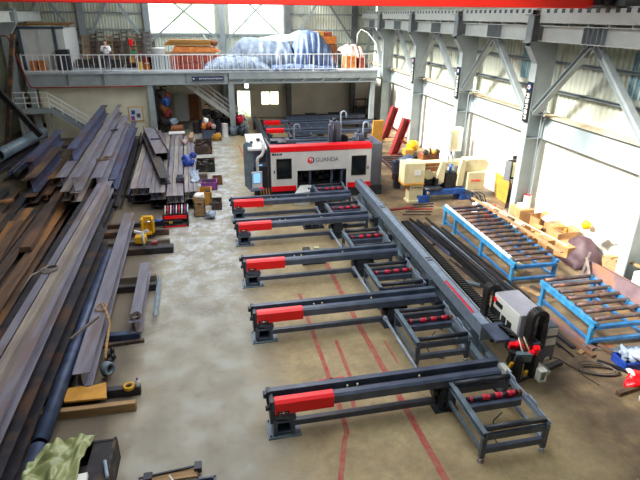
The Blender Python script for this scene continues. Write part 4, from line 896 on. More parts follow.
# clutter between the stacks and the aisle
def crate(x, y, z, sx, sy, sz, mt, label, name='crate', cat='crate', fill=None, rz=0, fm='junk', wall=.03):
    o = T(name, label, cat, (x, y, z), rz)
    R = Matrix.Rotation(rz, 3, 'Z')
    def bx(mb, cx, cy, cz, a, b, c):
        p = R @ Vector((cx, cy, cz)); mb.rbox((x + p.x, y + p.y, z + p.z), (a, b, c), rz)
    mb = MB(); bx(mb, 0, 0, .02, sx, sy, .04); bx(mb, 0, -sy / 2 + wall / 2, sz / 2, sx, wall, sz); bx(mb, 0, sy / 2 - wall / 2, sz / 2, sx, wall, sz); bx(mb, -sx / 2 + wall / 2, 0, sz / 2, wall, sy, sz); bx(mb, sx / 2 - wall / 2, 0, sz / 2, wall, sy, sz)
    mb.build('box', mt, o)
    mb = MB(); e = .02
    for q in (-1, 1): bx(mb, 0, q * (sy / 2), sz - .03, sx + e, .03, .04); bx(mb, q * (sx / 2), 0, sz - .03, .03, sy + e, .04)
    mb.build('rim', mt, o)
    if fill:
        mb = MB()
        for i in range(fill):
            px = (random.random() - .5) * (sx - .2); py = (random.random() - .5) * (sy - .2); p = R @ Vector((px, py, sz * .7)); mb.blob((x + p.x, y + p.y, z + p.z), (.08 + .08 * random.random(), .08 + .08 * random.random(), .1), i, .3, 1, i % 2, smooth=False)
        f = mb.build('contents', [fm, 'rustdark'], o); f['kind'] = 'stuff'
    return o
crate(-.95, 30.2, 0, .95, 1.9, .45, 'rustdark', 'long open rusty bin of metal parts beside the aisle', 'metal_bin', 'bin', 14)
crate(-.8, 26.2, 0, .9, 1.3, .4, 'junk', 'dark open bin of scrap parts just nearer than the rusty one', 'metal_bin', 'bin', 8)
def carton(x, y, z, sx, sy, sz, label, rz=0, mt='card', open_=False, name='cardboard_box', group=None):
    o = T(name, label, 'box', (x, y, z), rz, group); R = Matrix.Rotation(rz, 3, 'Z')
    def bx(mb, cx, cy, cz, a, b, c, rx=0, ry=0):
        p = R @ Vector((cx, cy, cz)); mb.rbox((x + p.x, y + p.y, z + p.z), (a, b, c), rz, 0, rx, ry)
    mb = MB()
    if open_:
        w = .012
        bx(mb, 0, 0, w / 2, sx, sy, w); bx(mb, 0, -sy / 2, sz / 2, sx, w, sz); bx(mb, 0, sy / 2, sz / 2, sx, w, sz); bx(mb, -sx / 2, 0, sz / 2, w, sy, sz); bx(mb, sx / 2, 0, sz / 2, w, sy, sz)
        mb.build('carton', mt, o)
        mb = MB(); bx(mb, -sx / 2 - .06, 0, sz + .03, .16, sy, .008, 0, .5); mb.build('flap', mt, o); mb = MB(); bx(mb, sx / 2 + .06, 0, sz + .03, .16, sy, .008, 0, -.5); mb.build('flap', mt, o)
    else:
        bx(mb, 0, 0, sz / 2, sx, sy, sz); mb.build('carton', mt, o, bevel=.006)
        mb = MB(); bx(mb, 0, 0, sz + .001, sx, .05, .003); mb.build('tape', 'tan_steel', o)
    return o
carton(-.95, 24.2, 0, .5, .4, .35, 'small grey box beside the aisle in front of the dark bin', mt='woodgrey')
o = crate(-.62, 22.9, 0, .7, .6, .35, 'purple', 'purple plastic tub filled with parts', 'plastic_tub', 'tub', 4)
crate(-.25, 23.6, 0, .45, .5, .32, 'mustard_dark', 'small brown crate right of the purple tub', fill=3)
crate(-.75, 21.0, 0, .5, .8, .55, 'mustard', 'tall mustard wooden crate at the aisle edge', fill=4)
crate(-.3, 20.3, 0, .4, .7, .3, 'rustdark', 'low rusty crate right of the mustard crate', fill=3)
crate(-.95, 19.5, .0, .42, .5, .75, 'wood', 'open wooden box at the near end of the fourth bundle', fill=4)
mb = MB(); mb.blob((-.95, 19.5, .8), (.2, .22, .1), 3, .3, 2); tag(mb.build('white_rag', 'paper'), 'crumpled pale rag lying in the open wooden box', 'rag')
mb = MB(); mb.blob((-.55, 19.1, .14), (.2, .25, .14), 5, .3, 2); tag(mb.build('plastic_bag', 'film'), 'pale plastic bag on the floor beside the open wooden box', 'bag')
for k, (x, y, z, r) in enumerate(((-1.62, 25.0, .78, (.22, .3, .2)), (-1.5, 24.1, .78, (.25, .25, .24)), (-1.35, 25.6, .78, (.16, .2, .14)))):
    mb = MB(); mb.blob((x, y, z + .1), r, k + 7, .3, 2); tag(mb.build('plastic_bag', 'bluebag'), ['blue plastic bag on the rightmost bundle, left one', 'blue plastic bag on the rightmost bundle, nearest one', 'blue plastic bag on the rightmost bundle, farthest one'][k], 'bag')
mb = MB(); mb.sheet(6, 8, lambda u, v: (-1.35 + .35 * u + .05 * math.sin(6 * v), 21.3 + 1.8 * v, .82 + .03 * math.sin(9 * u + 5 * v)), .01); tag(mb.build('plastic_film', 'film'), 'crumpled clear film lying along the rightmost bundle', 'film')
crate(-1.75, 21.6, .8, .3, .5, .2, 'hrblue', 'small blue steel tray on the rightmost bundles', 'parts_tray', 'tray', 3)
carton(-2.5, 32.6, .1, .7, 1.2, .85, 'dark wooden box at the far end of the bundles', mt='mustard_dark')
mb = MB(); mb.rbox((-2.45, 31.2, .85), (.9, .6, .06), .05); tag(mb.build('white_tray', 'white'), 'white shallow tray on the far end of the third bundle', 'tray')
carton(-1.55, 29.6, .8, .2, 1.4, .25, 'tan timber block on the far end of the rightmost bundle', mt='wood')
mb = MB(); mb.blob((-1.9, 28.4, .92), (.18, .25, .14), 21, .25, 2); tag(mb.build('white_sack', 'pinksheet'), 'pale pink sack on the far end of the rightmost bundle', 'bag')
# red tool crate with a row of handles
o = T('tool_crate', 'red slotted crate with white and pink tools at the end of the third bundle', 'crate', (-1.8, 18.6, 0))
mb = MB(); mb.box(-2.25, -1.35, 18.35, 18.85, 0, .05); mb.box(-2.25, -1.35, 18.35, 18.38, .3, .52); mb.box(-2.25, -1.35, 18.82, 18.85, 0, .5); mb.box(-2.25, -2.22, 18.35, 18.85, 0, .5); mb.box(-1.38, -1.35, 18.35, 18.85, 0, .5); mb.box(-2.25, -1.35, 18.35, 18.38, 0, .1); mb.build('box', 'junk', o)
mb = MB(); mb.box(-2.2, -1.4, 18.33, 18.35, .34, .46); mb.box(-2.2, -1.4, 18.33, 18.35, .02, .06); mb.build('front_bar', 'red', o)
for k in range(9): MB().tube((-2.17 + .1 * k, 18.5, .4), (-2.15 + .1 * k, 18.75, .72), .022, 8).build('tool_handle', ['white', 'pink', 'paper', 'purple'][k % 4], o)
MB().rbox((-1.97, 18.34, .2), (.12, .02, .08)).build('yellow_tag', 'yellow', o)
mb = MB(); mb.blob((-2.45, 18.6, .2), (.2, .1, .05), 4, .2, 2); tag(mb.build('blue_glove', 'bluebag'), 'blue glove lying left of the red tool crate', 'glove')
# yellow bracket and white clamp
o = T('lifting_bracket', 'yellow U shaped lifting bracket standing on the sleepers', 'bracket', (-2.65, 17.4, .22)); mb = MB(); mb.box(-2.85, -2.78, 17.2, 17.6, .22, .8); mb.box(-2.5, -2.43, 17.2, 17.6, .22, .8); mb.box(-2.85, -2.43, 17.45, 17.6, .22, .8); mb.box(-2.85, -2.43, 17.2, 17.6, .22, .3); mb.build('frame', 'yellow', o, bevel=.01)
MB().tube((-2.9, 17.35, .65), (-2.38, 17.35, .65), .03).build('pin', 'chrome', o)
o = T('beam_clamp', 'yellow and white beam clamp hanging in front of the yellow bracket', 'clamp', (-2.75, 16.6, .22)); mb = MB(); mb.box(-2.98, -2.62, 16.45, 16.75, .22, .46); mb.build('body', 'yellow', o, bevel=.02)
mb = MB(); mb.tube((-2.7, 16.4, .2), (-2.7, 16.5, .62), .04); mb.rbox((-2.82, 16.5, .62), (.3, .06, .08), 0, 0, 0, .3); mb.rbox((-2.62, 16.5, .64), (.2, .06, .08), 0, 0, 0, -.4); mb.build('hook', 'white', o)
carton(-2.35, 16.4, .22, .18, .2, .1, 'tiny reddish box on the thick sleeper by the beam clamp', mt='redrust')
# bottom left: dark steel box with green film, pallet
o = T('steel_box', 'dark open steel box at the bottom left corner region', 'box', (-2.8, 6.8, 0)); mb = MB(); 
mb.box(-3.5, -2.1, 6.2, 6.25, 0, .45); mb.box(-3.5, -2.1, 7.35, 7.4, 0, .45); mb.box(-3.5, -3.45, 6.2, 7.4, 0, .45); mb.box(-2.15, -2.1, 6.2, 7.4, 0, .48); mb.box(-3.5, -2.1, 6.2, 7.4, 0, .05); mb.build('box', 'junk', o)
MB().box(-2.48, -2.16, 6.25, 7.35, .40, .44).build('shelf', 'hrdark', o)
MB().box(-2.9, -2.5, 6.25, 6.9, .36, .4).build('shelf', 'junk', o)
mb = MB(); mb.sheet(30, 24, lambda u, v: (-3.38 + .86 * u + .12 * v - .05 * math.sin(3 * v), 6.45 + .75 * v + .28 * u * v + .05 * math.sin(5 * u), .55 + .16 * abs(noise.noise(Vector((u * 5, v * 4, 1)))) + .05 * u + .04 * math.sin(13 * u + 5 * v)), .012)
tag(mb.build('plastic_sheet', 'greenfilm'), 'crumpled translucent yellow green plastic sheet lying on the steel box', 'plastic sheet')
mb = MB(); mb.rbox((-2.55, 6.5, .5), (.3, .22, .08), .1); tag(mb.build('small_carton', 'paper'), 'white carton in the steel box at the bottom edge', 'box')
mb = MB(); mb.tube((-2.1, 6.5, .5), (-2.2, 6.85, .5), .03); tag(mb.build('blue_tube', 'film'), 'pale blue tube lying on the right rim of the steel box', 'tube')
o = T('pallet', 'wooden pallet corner at the bottom edge of the picture', 'pallet', (-1.15, 6.4, 0))
for k in range(3): MB().box(-1.55 + .0 * k, -.75, 6.62 - .3 * k, 6.80 - .3 * k, .1, .13).build('deck_board', 'wood', o)
for x in (-1.5, -1.15, -.85): MB().box(x, x + .1, 5.75, 6.8, 0, .1).build('bearer', 'woodgrey', o)
mb = MB(); mb.bar((-1.7, 6.72, .15), (-.8, 6.82, .15), .03, .03); mb.rbox((-.74, 6.8, .14), (.12, .16, .1)); mb.rbox((-1.55, 6.72, .14), (.14, .14, .1)); tag(mb.build('clamp_bar', 'slate_dark'), 'dark steel clamp bar lying on the pallet', 'clamp')
mb = MB(); mb.path([(-1.75, 6.4, .15), (-1.72, 6.55, .2), (-1.6, 6.6, .2), (-1.52, 6.45, .15), (-1.5, 6.3, .14)], .018, 6); mb.path([(-1.2, 6.65, .2), (-1.1, 6.5, .17), (-.98, 6.35, .16)], .015, 6); tag(mb.build('cord', 'paper'), 'pale cord looping over the pallet', 'cord')
crate(-.6, 6.35, 0, .3, .4, .16, 'slate', 'blue grey metal tray beside the pallet', 'metal_tray', 'tray')
M['platemauve'] = mat('mauve brown plate', sh(128, 106, 112), .55, .1, sh(92, 74, 80), 2, .5, sh(140, 96, 74), 1.4)
# ================================================================ RIGHT SIDE
def roller_table(name, label, x0, x1, y0, y1, h, rolls, left='blue', legs=None, skew=0.):
    o = T(name, label, 'roller table', ((x0 + x1) / 2, (y0 + y1) / 2, 0), 0)
    mb = MB(); mb.box(x0, x0 + .1, y0, y1, h - .1, h); mb.box(x0, x0 + .02, y0, y1, h - .16, h - .1); mb.build('side_beam', left, o, bevel=.004)
    mb = MB(); mb.box(x1 - .1, x1, y0, y1, h - .1, h); mb.build('side_beam', 'blue', o, bevel=.004)
    mb = MB()
    MB().box(x0 + .1, x1 - .1, y1 - .1, y1, h - .2, h - .1).build('cross_member', 'blue', o, bevel=.004)
    mb.box(x0 + .1, x1 - .1, y0, y0 + .1, h - .2, h - .1)
    mb.build('cross_member', 'blue', o, bevel=.004)
    MB().box(x0 + .1, x1 - .1, y0, y0 + .1, .14, .22).build('lower_cross_member', 'blue', o, bevel=.004)
    MB().box(x0 + .02, x0 + .08, y0, y1, .14, .2).build('lower_rail', 'blue', o); MB().box(x1 - .08, x1 - .02, y0, y1, .14, .2).build('lower_rail', 'blue', o)
    for y in legs:
        for x in (x0, x1 - .1): mb = MB(); mb.box(x, x + .1, y, y + .1, 0, h - .16); mb.box(x - .03, x + .13, y - .03, y + .13, 0, .015); mb.build('leg', 'cyan' if x == x0 else 'blue', o, bevel=.004)
    for y in rolls: MB().tube((x0 + .06, y, h + .03), (x1 - .06, y + .02, h + .03), .055, 14).build('roller', 'roller', o)
    for y in rolls[::2]:
        for q in (x0 + .1, x1 - .16): MB().box(q, q + .06, y - .04, y + .04, h - .06, h + .06).build('bearing', 'cyan', o)
    return o
rl = [12.2 + .345 * k for k in range(14)]
t1 = roller_table('roller_table', 'long blue roller table with brown rollers feeding the cream band saw', 8.05, 9.5, 12.05, 17.1, .72, rl, 'cyan', [12.1, 14.0, 16.0, 16.9])
mb = MB(); mb.box(8.07, 8.14, 12.35, 17.0, .72, .79); o_ = mb.build('sunlit_guide', 'white', t1)  # white paints the sun's glare along the table's left guide
t2 = roller_table('roller_table', 'short blue roller table with brown rollers standing alone nearer than the long one', 8.25, 9.85, 8.85, 11.05, .7, [8.97 + .33 * k for k in range(7)], 'cyan', [8.9, 10.85])
# planks and bars along the long table
mb = MB(); mb.bar((9.35, 17.4, .84), (9.75, 12.35, .80), .12, .05); tag(mb.build('timber_plank', 'wood', bevel=.004), 'long sunlit timber plank along the wall side of the long roller table', 'plank')
mb = MB(); mb.bar((9.5, 16.6, .9), (10.1, 12.6, .88), .05, .03); tag(mb.build('flat_bar', 'cream'), 'thin pale bar next to the long timber plank', 'bar')
# long dark sections on the floor between rail and table
def lay(kind, a, b, w, h, mt, label, **k): return beam(kind, a, b, w, h, mt, label, **k)
lay('C', (7.42, 16.6, 0), (7.80, 11.4, 0), .22, .12, 'rail', 'long shiny channel lying on the floor along the long roller table', t=.012)
lay('B', (7.28, 16.8, .03), (7.9, 8.9, .03), .1, .06, 'hrdark', 'long black bar lying left of the shiny channel')
lay('C', (7.12, 17.2, 0), (7.72, 9.4, 0), .16, .1, 'dark', 'long black channel on the floor left of the long black bar', t=.01)
lay('L', (6.95, 17.6, 0), (7.42, 10.4, 0), .12, .12, 'dark', 'black angle bar lying on the floor left of the black channel')
lay('L', (6.85, 17.0, 0), (7.1, 14.2, 0), .14, .14, 'hrblue', 'short purple grey angle bar on the floor by the rail')
lay('B', (6.7, 15.1, .03), (7.1, 15.3, .03), .08, .06, 'rustdark', 'short brown bar lying across beside the rail')
lay('B', (6.4, 18.7, .03), (7.6, 18.9, .03), .12, .06, 'redrust', 'reddish bar lying crosswise behind the bundle of long bars')
lay('T', (7.86, 12.0, 0), (8.34, 8.75, 0), .15, .14, 'platemauve', 'mauve square tube lying on the floor left of the short roller table', t=.012)
lay('B', (7.68, 11.3, .04), (8.14, 8.5, .04), .12, .08, 'rustdark', 'brown flat bar lying left of the mauve square tube')
lay('P', (8.4, 9.4, .06), (8.62, 8.5, .06), .05, 0, 'rust', 'short brown pipe end on the floor by the short roller table')
lay('P', (6.55, 12.6, .07), (7.1, 12.1, .07), .06, 0, 'teal', 'short pale grey pipe lying by the cable chain tray')
lay('T', (7.75, 16.0, .0), (8.0, 12.4, .0), .08, .08, 'hrdark', 'dark square tube under the edge of the long roller table', t=.01)
for k in range(5): lay('L', (7.0 + .08 * k, 14.0 - .3 * k, .0), (7.35 + .08 * k, 10.2 - .4 * k, .0), .06, .06, 'hrdark', 'thin dark angle bar lying loose beside the cable chain tray', group='thin dark angle bars on the floor', t=.008)

# the cream band saw with its blue bed
o = T('band_saw', 'large cream and blue horizontal band saw standing by the right wall', 'band saw', (9.2, 19.8, 0))
mb = MB(); mb.box(8.3, 10.1, 19.5, 20.2, .28, .52); mb.box(8.0, 8.5, 19.4, 20.2, 0, .3); mb.box(9.9, 10.5, 19.5, 20.2, 0, .3); mb.box(8.5, 9.9, 19.9, 20.2, .52, .62); mb.build('bed', 'deepblue', o, bevel=.01)
mb = MB(); mb.tube((8.42, 19.5, .4), (8.42, 19.44, .4), .07, 14); mb.tube((8.42, 19.44, .4), (8.42, 19.42, .4), .02, 8); mb.build('hand_wheel', 'chrome', o)
mb = MB(); mb.box(7.3, 8.2, 19.45, 20.1, .86, 1.72); mb.build('wheel_housing', 'cream', o, bevel=.03, seg=2)
mb = MB(); mb.box(7.3, 8.2, 19.43, 20.1, .78, .86); mb.build('lower_guard', 'mustard', o, bevel=.01)
mb = MB(); mb.box(7.75, 8.02, 19.435, 19.45, 1.2, 1.42); mb.build('label', 'white', o)
mb = MB(); mb.box(7.6, 8.2, 19.5, 19.95, .1, .78); mb.box(7.55, 8.25, 19.45, 20., 0, .1); mb.build('control_box', 'cream', o, bevel=.01)
mb = MB()
for q in range(4): mb.tube((7.72 + .12 * q, 19.5, .66), (7.72 + .12 * q, 19.47, .66), .025, 8)
mb.box(7.95, 8.1, 19.49, 19.5, .2, .32); mb.build('button_row', 'dark', o)
mb = MB(); mb.box(8.2, 10.3, 19.7, 20.1, 1.45, 1.66); mb.build('upper_beam', 'cream', o, bevel=.01)
mb = MB(); mb.box(8.25, 9.2, 19.66, 19.7, 1.5, 1.62); mb.build('scale_strip', 'mustard_dark', o)
mb = MB(); mb.xz([(8.75, .9), (8.95, .75), (9.1, .8), (9.15, 1.66), (8.95, 1.75), (8.85, 1.3)], 19.55, 19.8); mb.build('guide_arm', 'cream', o, bevel=.01)
mb = MB(); mb.xz([(9.7, .62), (9.98, .62), (10.05, 1.7), (9.85, 1.78), (9.75, 1.3)], 19.55, 19.8); mb.build('guide_arm', 'cream', o, bevel=.01)
mb = MB(); mb.tube((8.5, 19.7, 1.1), (8.5, 19.9, 1.1), .2, 18); mb.build('motor_cover', 'cream', o)
mb = MB(); mb.box(8.3, 8.7, 19.7, 20.0, .62, .95); mb.box(9.2, 9.65, 19.6, 20.0, .5, 1.2); mb.box(8.75, 8.85, 19.5, 19.9, .5, 1.); mb.build('vice', 'dark', o, bevel=.01)
mb = MB()
for q in range(3): mb.tube((8.2, 19.3 + .18 * q, .62), (8.95, 19.3 + .18 * q, .62), .05, 10)
mb.build('bed_roller', 'slate_dark', o)
mb = MB(); mb.tube((9.42, 19.7, 1.0), (9.42, 19.7, 1.55), .06, 12); mb.build('feed_cylinder', 'deepblue', o)
for x in (9.3, 9.5): MB().tube((x, 19.75, 1.5), (x, 19.75, 2.1), .035, 10).build('guide_post', 'chrome', o)
mb = MB(); mb.box(10.15, 10.95, 19.5, 20.1, .42, 1.2); mb.build('drive_housing', 'cream', o, bevel=.03, seg=2)
mb = MB(); mb.xz([(10.05, 1.2), (11.05, 1.2), (11.15, 1.55), (10.9, 1.72), (10.1, 1.72)], 19.65, 20.2); mb.build('arched_cover', 'cream', o, bevel=.02)
mb = MB()
for q in range(6): mb.box(10.33 + .07 * q, 10.375 + .07 * q, 19.49, 19.5, .82 + .01 * (q % 2), .89 - .015 * (q % 3)); 
mb.box(10.33, 10.75, 19.492, 19.5, .8, .812); mb.build('red_mark', 'red', o)
mb = MB()
for q in range(8): mb.path([(10.0 + .09 * q, 19.3, .4), (10.05 + .1 * q, 19.0 + .05 * (q % 3), .25 + .1 * (q % 2)), (10.2 + .08 * q, 18.8, .05)], .025, 6)
mb.build('chip_hose', 'dark', o)
# white electrical cabinet on the column behind the saw
o = T('switch_cabinet', 'white open switch cabinet on the column behind the band saw', 'cabinet', (10.8, 22.4, 1.6)); mb = MB(); mb.box(10.55, 11.2, 22.5, 22.85, 1.35, 2.45); mb.build('body', 'white', o, bevel=.01); MB().box(10.7, 10.95, 22.48, 22.5, 1.45, 2.35).build('inner_panel', 'cream', o); MB().rbox((10.4, 22.3, 1.9), (.03, .45, 1.05), -.5).build('door', 'offwhite', o)
mb = MB(); mb.box(10.8, 11.0, 22.6, 22.8, 0, 1.35); mb.build('stand', 'grey', o)
# lit electrical panel on near column
o = T('electrical_panel', 'open electrical panel with pale door and cables by the column behind the cartons', 'cabinet', (11.4, 18.3, 1.0)); mb = MB(); mb.box(11.25, 11.75, 18.3, 18.45, 1.2, 2.0); mb.build('body', 'dark', o); MB().box(11.4, 11.7, 18.28, 18.3, 1.3, 1.9).build('face', 'cream', o)
mb = MB(); mb.rbox((11.15, 18.2, 1.6), (.04, .3, .8), .3); mb.build('door', 'grey_dark', o)
mb = MB()
for q in range(5): mb.path([(11.35 + .06 * q, 18.25, 1.3), (11.3 + .05 * q, 18.15, .9), (11.32 + .04 * q, 18.2, .4), (11.3 + .06 * q, 18.2, 0)], .02, 6)
mb.build('cable', 'dark', o)
mb = MB(); mb.blob((11.5, 18.35, 2.1), (.15, .08, .08), 3, .3, 2); mb.build('horn', 'black', o)
mb = MB(); mb.rbox((11.6, 19.1, .55), (.05, 1.2, 1.1), .0, 0, 0, -.12); tag(mb.build('plywood_sheet', 'mustard'), 'tan plywood sheet leaning against the wall behind the electrical panel', 'board')
# cartons and oddments along the wall
CB = [(11.1, 16.72, .0, .6, .7, .6, 0, 0, 'large cardboard box at the foot of the column'), (11.35, 15.9, .0, .45, .5, .55, .1, 1, 'open cardboard box beside the white paper stack'),
 (11.5, 15.2, .0, .5, .6, .5, -.1, 0, 'cardboard box against the wall in the middle of the row'), (10.7, 15.4, .0, .5, .45, .3, .3, 1, 'small open cardboard box in front of the row'),
 (10.85, 14.3, .0, .8, .5, .4, .05, 0, 'wide cardboard box near the end of the long roller table'), (11.3, 14.35, .0, .5, .5, .62, .0, 1, 'taller open cardboard box behind the wide one'),
 (10.85, 13.5, .0, .55, .6, .5, .1, 0, 'cardboard box standing right at the end of the timber plank'), (10.45, 15.0, .0, .4, .5, .2, .2, 1, 'flat cardboard tray beside the timber plank'),
 (11.5, 13.9, .0, .5, .45, .35, -.2, 0, 'cardboard box touching the wall by the brown tarpaulin')]
for x, y, z, sx, sy, sz, rz, op, lb in CB: carton(x, y, z, sx, sy, sz, lb, rz, open_=bool(op))
carton(10.95, 14.25, .4, .35, .35, .2, 'small cardboard box stacked on the wide one', .2)
carton(11.1, 16.7, .6, .3, .4, .12, 'white flat box on the large cardboard box', 0, 'paper')
for k, (x, y, z) in enumerate(((10.75, 16.3, 0), (11.45, 15.5, .5), (11.0, 15.0, 0))):
    mb = MB()
    for q in range(4): mb.rbox((x, y, z + .02 + .035 * q), (.4, .34, .03), .2 * q)
    tag(mb.build('paper_stack', 'paper'), ['white paper sheets stacked in front of the large cardboard box', 'white papers stacked on the cardboard box in the middle of the row', 'white papers on the floor between the small cartons'][k], 'paper')
def can(x, y, z, r, h, mt, lid, label, name='paint_can', cat='can'):
    o = T(name, label, cat, (x, y, z)); MB().lathe((x, y, z), [(r, 0), (r * 1.02, .01), (r, .02), (r, h - .01), (r * 1.03, h)], 18).build('body', mt, o); MB().lathe((x, y, z + h), [(r * .95, 0), (r * .95, .015)], 18).build('lid', lid, o); return o
can(10.25, 17.5, 0, .16, .35, 'red', 'paper', 'red can on the floor by the plank near the band saw')
can(10.5, 17.8, 0, .14, .3, 'white', 'red', 'white can with red lid beside the red one')
can(11.55, 17.2, .0, .15, .9, 'white', 'red', 'tall white bottle with red cap between the column and the large box', 'gas_bottle', 'bottle')
can(11.3, 16.5, .0, .13, .3, 'red', 'white', 'small red can behind the large cardboard box')
mb = MB(); mb.blob((10.45, 16.9, .18), (.35, .3, .2), 12, .4, 3); tag(mb.build('plastic_bag', 'pinksheet'), 'crumpled pinkish bag on the floor before the large cardboard box', 'bag')
carton(10.1, 17.0, 0, .5, .35, .22, 'red box lying near the plank by the band saw', .4, 'red')
mb = MB(); mb.blob((10.05, 18.0, .2), (.3, .35, .2), 14, .4, 3); tag(mb.build('cloth_heap', 'paper'), 'white and red cloth heap beside the saw', 'cloth')
mb = MB(); mb.blob((11.6, 13.8, .98), (.16, .16, .16), 2, .15, 2); tag(mb.build('yellow_bag', 'yellow'), 'bright yellow bag on top of the brown tarpaulin heap', 'bag')
mb = MB(); mb.blob((11.45, 14.75, .25), (.25, .25, .3), 8, .3, 3); tag(mb.build('straw_sack', 'mustard'), 'yellowish sack between the cartons against the wall', 'sack')
mb = MB(); mb.blob((8.62, 12.7, .2), (.2, .24, .2), 8, .2, 2); tag(mb.build('paper_sack', 'cream'), 'small cream sack under the end of the long roller table', 'sack')
# brown tarpaulin over a stack, with white patch
M['browntarp'] = mat('brown sheet', sh(92, 68, 74), .6, 0, sh(60, 42, 50), 4, .5)
o = T('covered_stack', 'brown tarpaulin heap against the wall with a white paper on it', 'tarpaulin', (11.1, 12.9, 0))
def tf(u, v):
    e = min(1, 2.6 * min(u, 1 - u)) ** .6 * min(1, 2.6 * min(v, 1 - v)) ** .6
    return (10.55 + 1.3 * u, 12.6 + 1.5 * v, .02 + .85 * e * (.6 + .5 * u) + .05 * math.sin(12 * u + 5 * v) * e)
MB().sheet(16, 16, tf, .01).build('sheet', 'browntarp', o)
mb = MB(); mb.sheet(6, 6, lambda u, v: (11.15 + .5 * u, 12.75 + .5 * v + .2 * math.sin(5 * u) * u, .97 + .04 * math.sin(9 * u * v)), .01); mb.build('paper_patch', 'paper', o)
mb = MB(); mb.box(11.5, 11.85, 12.0, 12.7, 0, .42)
for q in range(3): mb.box(11.5, 11.85, 11.95 + .2 * q, 12.05 + .2 * q, .42, .5)
tag(mb.build('timber_crate', 'wood'), 'small timber crate against the wall beside the brown tarpaulin', 'crate')
# leaning steel plates at the right
for k in range(3):
    mb = MB(); x = 10.4 + .14 * k
    mb._add([(x, 12.2 - .2 * k, .02), (x + .2, 9.0, .02), (x + .45, 9.0, .62 - .05 * k), (x + .22, 12.3 - .2 * k, .55 - .04 * k), (x + .03, 12.2 - .2 * k, .0), (x + .23, 9.0, .0), (x + .48, 9.0, .60 - .05 * k), (x + .25, 12.3 - .2 * k, .53 - .04 * k)], [(0, 1, 2, 3), (4, 7, 6, 5), (0, 4, 5, 1), (1, 5, 6, 2), (2, 6, 7, 3), (3, 7, 4, 0)])
    tag(mb.build('steel_plate', ['platemauve', 'rustdark', 'platemauve'][k]), ['front mauve steel plate of the leaning row below the near column', 'middle rusty edged steel plate of the leaning row', 'rear mauve steel plate of the leaning row'][k], 'steel plate')
mb = MB(); mb.bar((10.42, 12.15, .0), (10.5, 12.1, .85), .06, .06); mb.bar((10.3, 11.5, .0), (10.42, 12.1, .7), .05, .05); tag(mb.build('plate_prop', 'tan_steel'), 'rusty steel prop at the far end of the leaning plates', 'prop')
mb = MB(); mb.rbox((11.5, 10.35, .85), (.06, 1.5, .35), 0, 0, 0, -.2); mb.rbox((11.45, 10.35, .3), (.4, 1.6, .7)); tag(mb.build('white_crate', 'white'), 'white slab standing behind the leaning plates at the column foot', 'box')
mb = MB(); mb.bar((11.3, 11.6, .78), (11.65, 9.0, .85), .1, .05); tag(mb.build('timber_batten', 'wood'), 'timber batten lying on top of the white slab', 'timber')
mb = MB(); mb.bar((10.2, 10.4, .04), (10.35, 9.1, .04), .35, .06); tag(mb.build('timber_board', 'wood'), 'pale timber board on the floor at the foot of the leaning plates', 'timber')
# near right corner: tub, bag, wires, bottles
o = crate(8.85, 8.15, 0, .75, .45, .2, 'bluebag', 'blue plastic tub heaped with white film at the right edge', 'plastic_tub', 'tub')
mb = MB()
for q, (a, b, c, r) in enumerate(((8.7, 8.2, .24, .16), (8.9, 8.1, .26, .18), (9.1, 8.15, .22, .12))): mb.blob((a, b, c), r, q + 30, .5, 3)
s = mb.build('film_heap', 'film', o)
mb = MB(); mb.blob((8.75, 8.0, .34), .04, 1, .1, 1); mb.build('green_cap', 'green', o)
o = T('red_bag', 'shiny red bag lying on the floor at the right edge', 'bag', (8.5, 7.5, 0)); MB().blob((8.5, 7.5, .12), (.38, .22, .14), 17, .3, 3).build('bag', 'red', o); MB().blob((8.32, 7.62, .24), (.06, .12, .05), 3, .2, 2).build('white_cloth', 'paper', o)
mb = MB(); mb.bar((7.75, 7.25, .05), (8.3, 7.35, .05), .1, .1); tag(mb.build('rusty_bar', 'rust'), 'short rusty bar lying in front of the red bag', 'steel bar')
o = T('small_bottle', 'small white bottle lying by the rusty bar', 'bottle', (8.12, 7.02, 0)); MB().lathe((8.12, 7.02, 0), [(.05, 0), (.055, .1), (.02, .15)]).build('body', 'white', o); MB().lathe((8.12, 7.02, .15), [(.022, 0), (.022, .04)]).build('cap', 'paper', o)
for k in range(3):
    mb = MB(); mb.path([(7.9 + (.42 - .04 * k) * math.cos(a), 8.0 + .06 * k + (.16 + .03 * k) * math.sin(a) - .12 * math.cos(a), .03 + .012 * k) for a in [2 * PI * i / 18 for i in range(18)]], .014, 6, closed=True)
    tag(mb.build('cable_loop', 'woodgrey' if k else 'dark'), 'loop of pale cable on the floor between the mauve tube and the blue tub', 'cable', 'cable loops on the floor')
mb = MB(); mb.path([(6.9, 8.9, .01), (7.3, 8.6, .01), (7.45, 8.2, .01), (7.5, 7.9, .01), (7.6, 7.6, .01)], .01, 5); tag(mb.build('thin_wire', 'black'), 'thin black wire running across the floor from the mauve square tube', 'wire')
mb = MB(); mb.bar((8.1, 8.35, .03), (8.6, 7.8, .03), .1, .05); tag(mb.build('black_strip', 'dark'), 'black flat strip beside the blue tub', 'strip')
mb = MB(); mb.bar((8.7, 8.7, .02), (9.5, 8.6, .02), .25, .02); tag(mb.build('metal_sheet', 'chrome'), 'bent shiny sheet on the floor under the short roller table', 'sheet')
for k in range(4):
    mb = MB(); mb.rbox((8.0 + .25 * k, 8.75 + .1 * (k % 2), .02), (.3, .1, .04), .5 - .4 * k); tag(mb.build('timber_offcut', ['wood', 'rustdark', 'woodgrey', 'mustard_dark'][k]), ['pale', 'dark brown', 'grey', 'reddish brown'][k] + ' offcut lying on the floor in front of the short roller table', 'offcut')
mb = MB(); mb.rbox((6.45, 5.15, .03), (.35, .16, .05), .5); tag(mb.build('timber_offcut', 'wood'), 'split tan timber offcut at the bottom right of the floor', 'offcut')
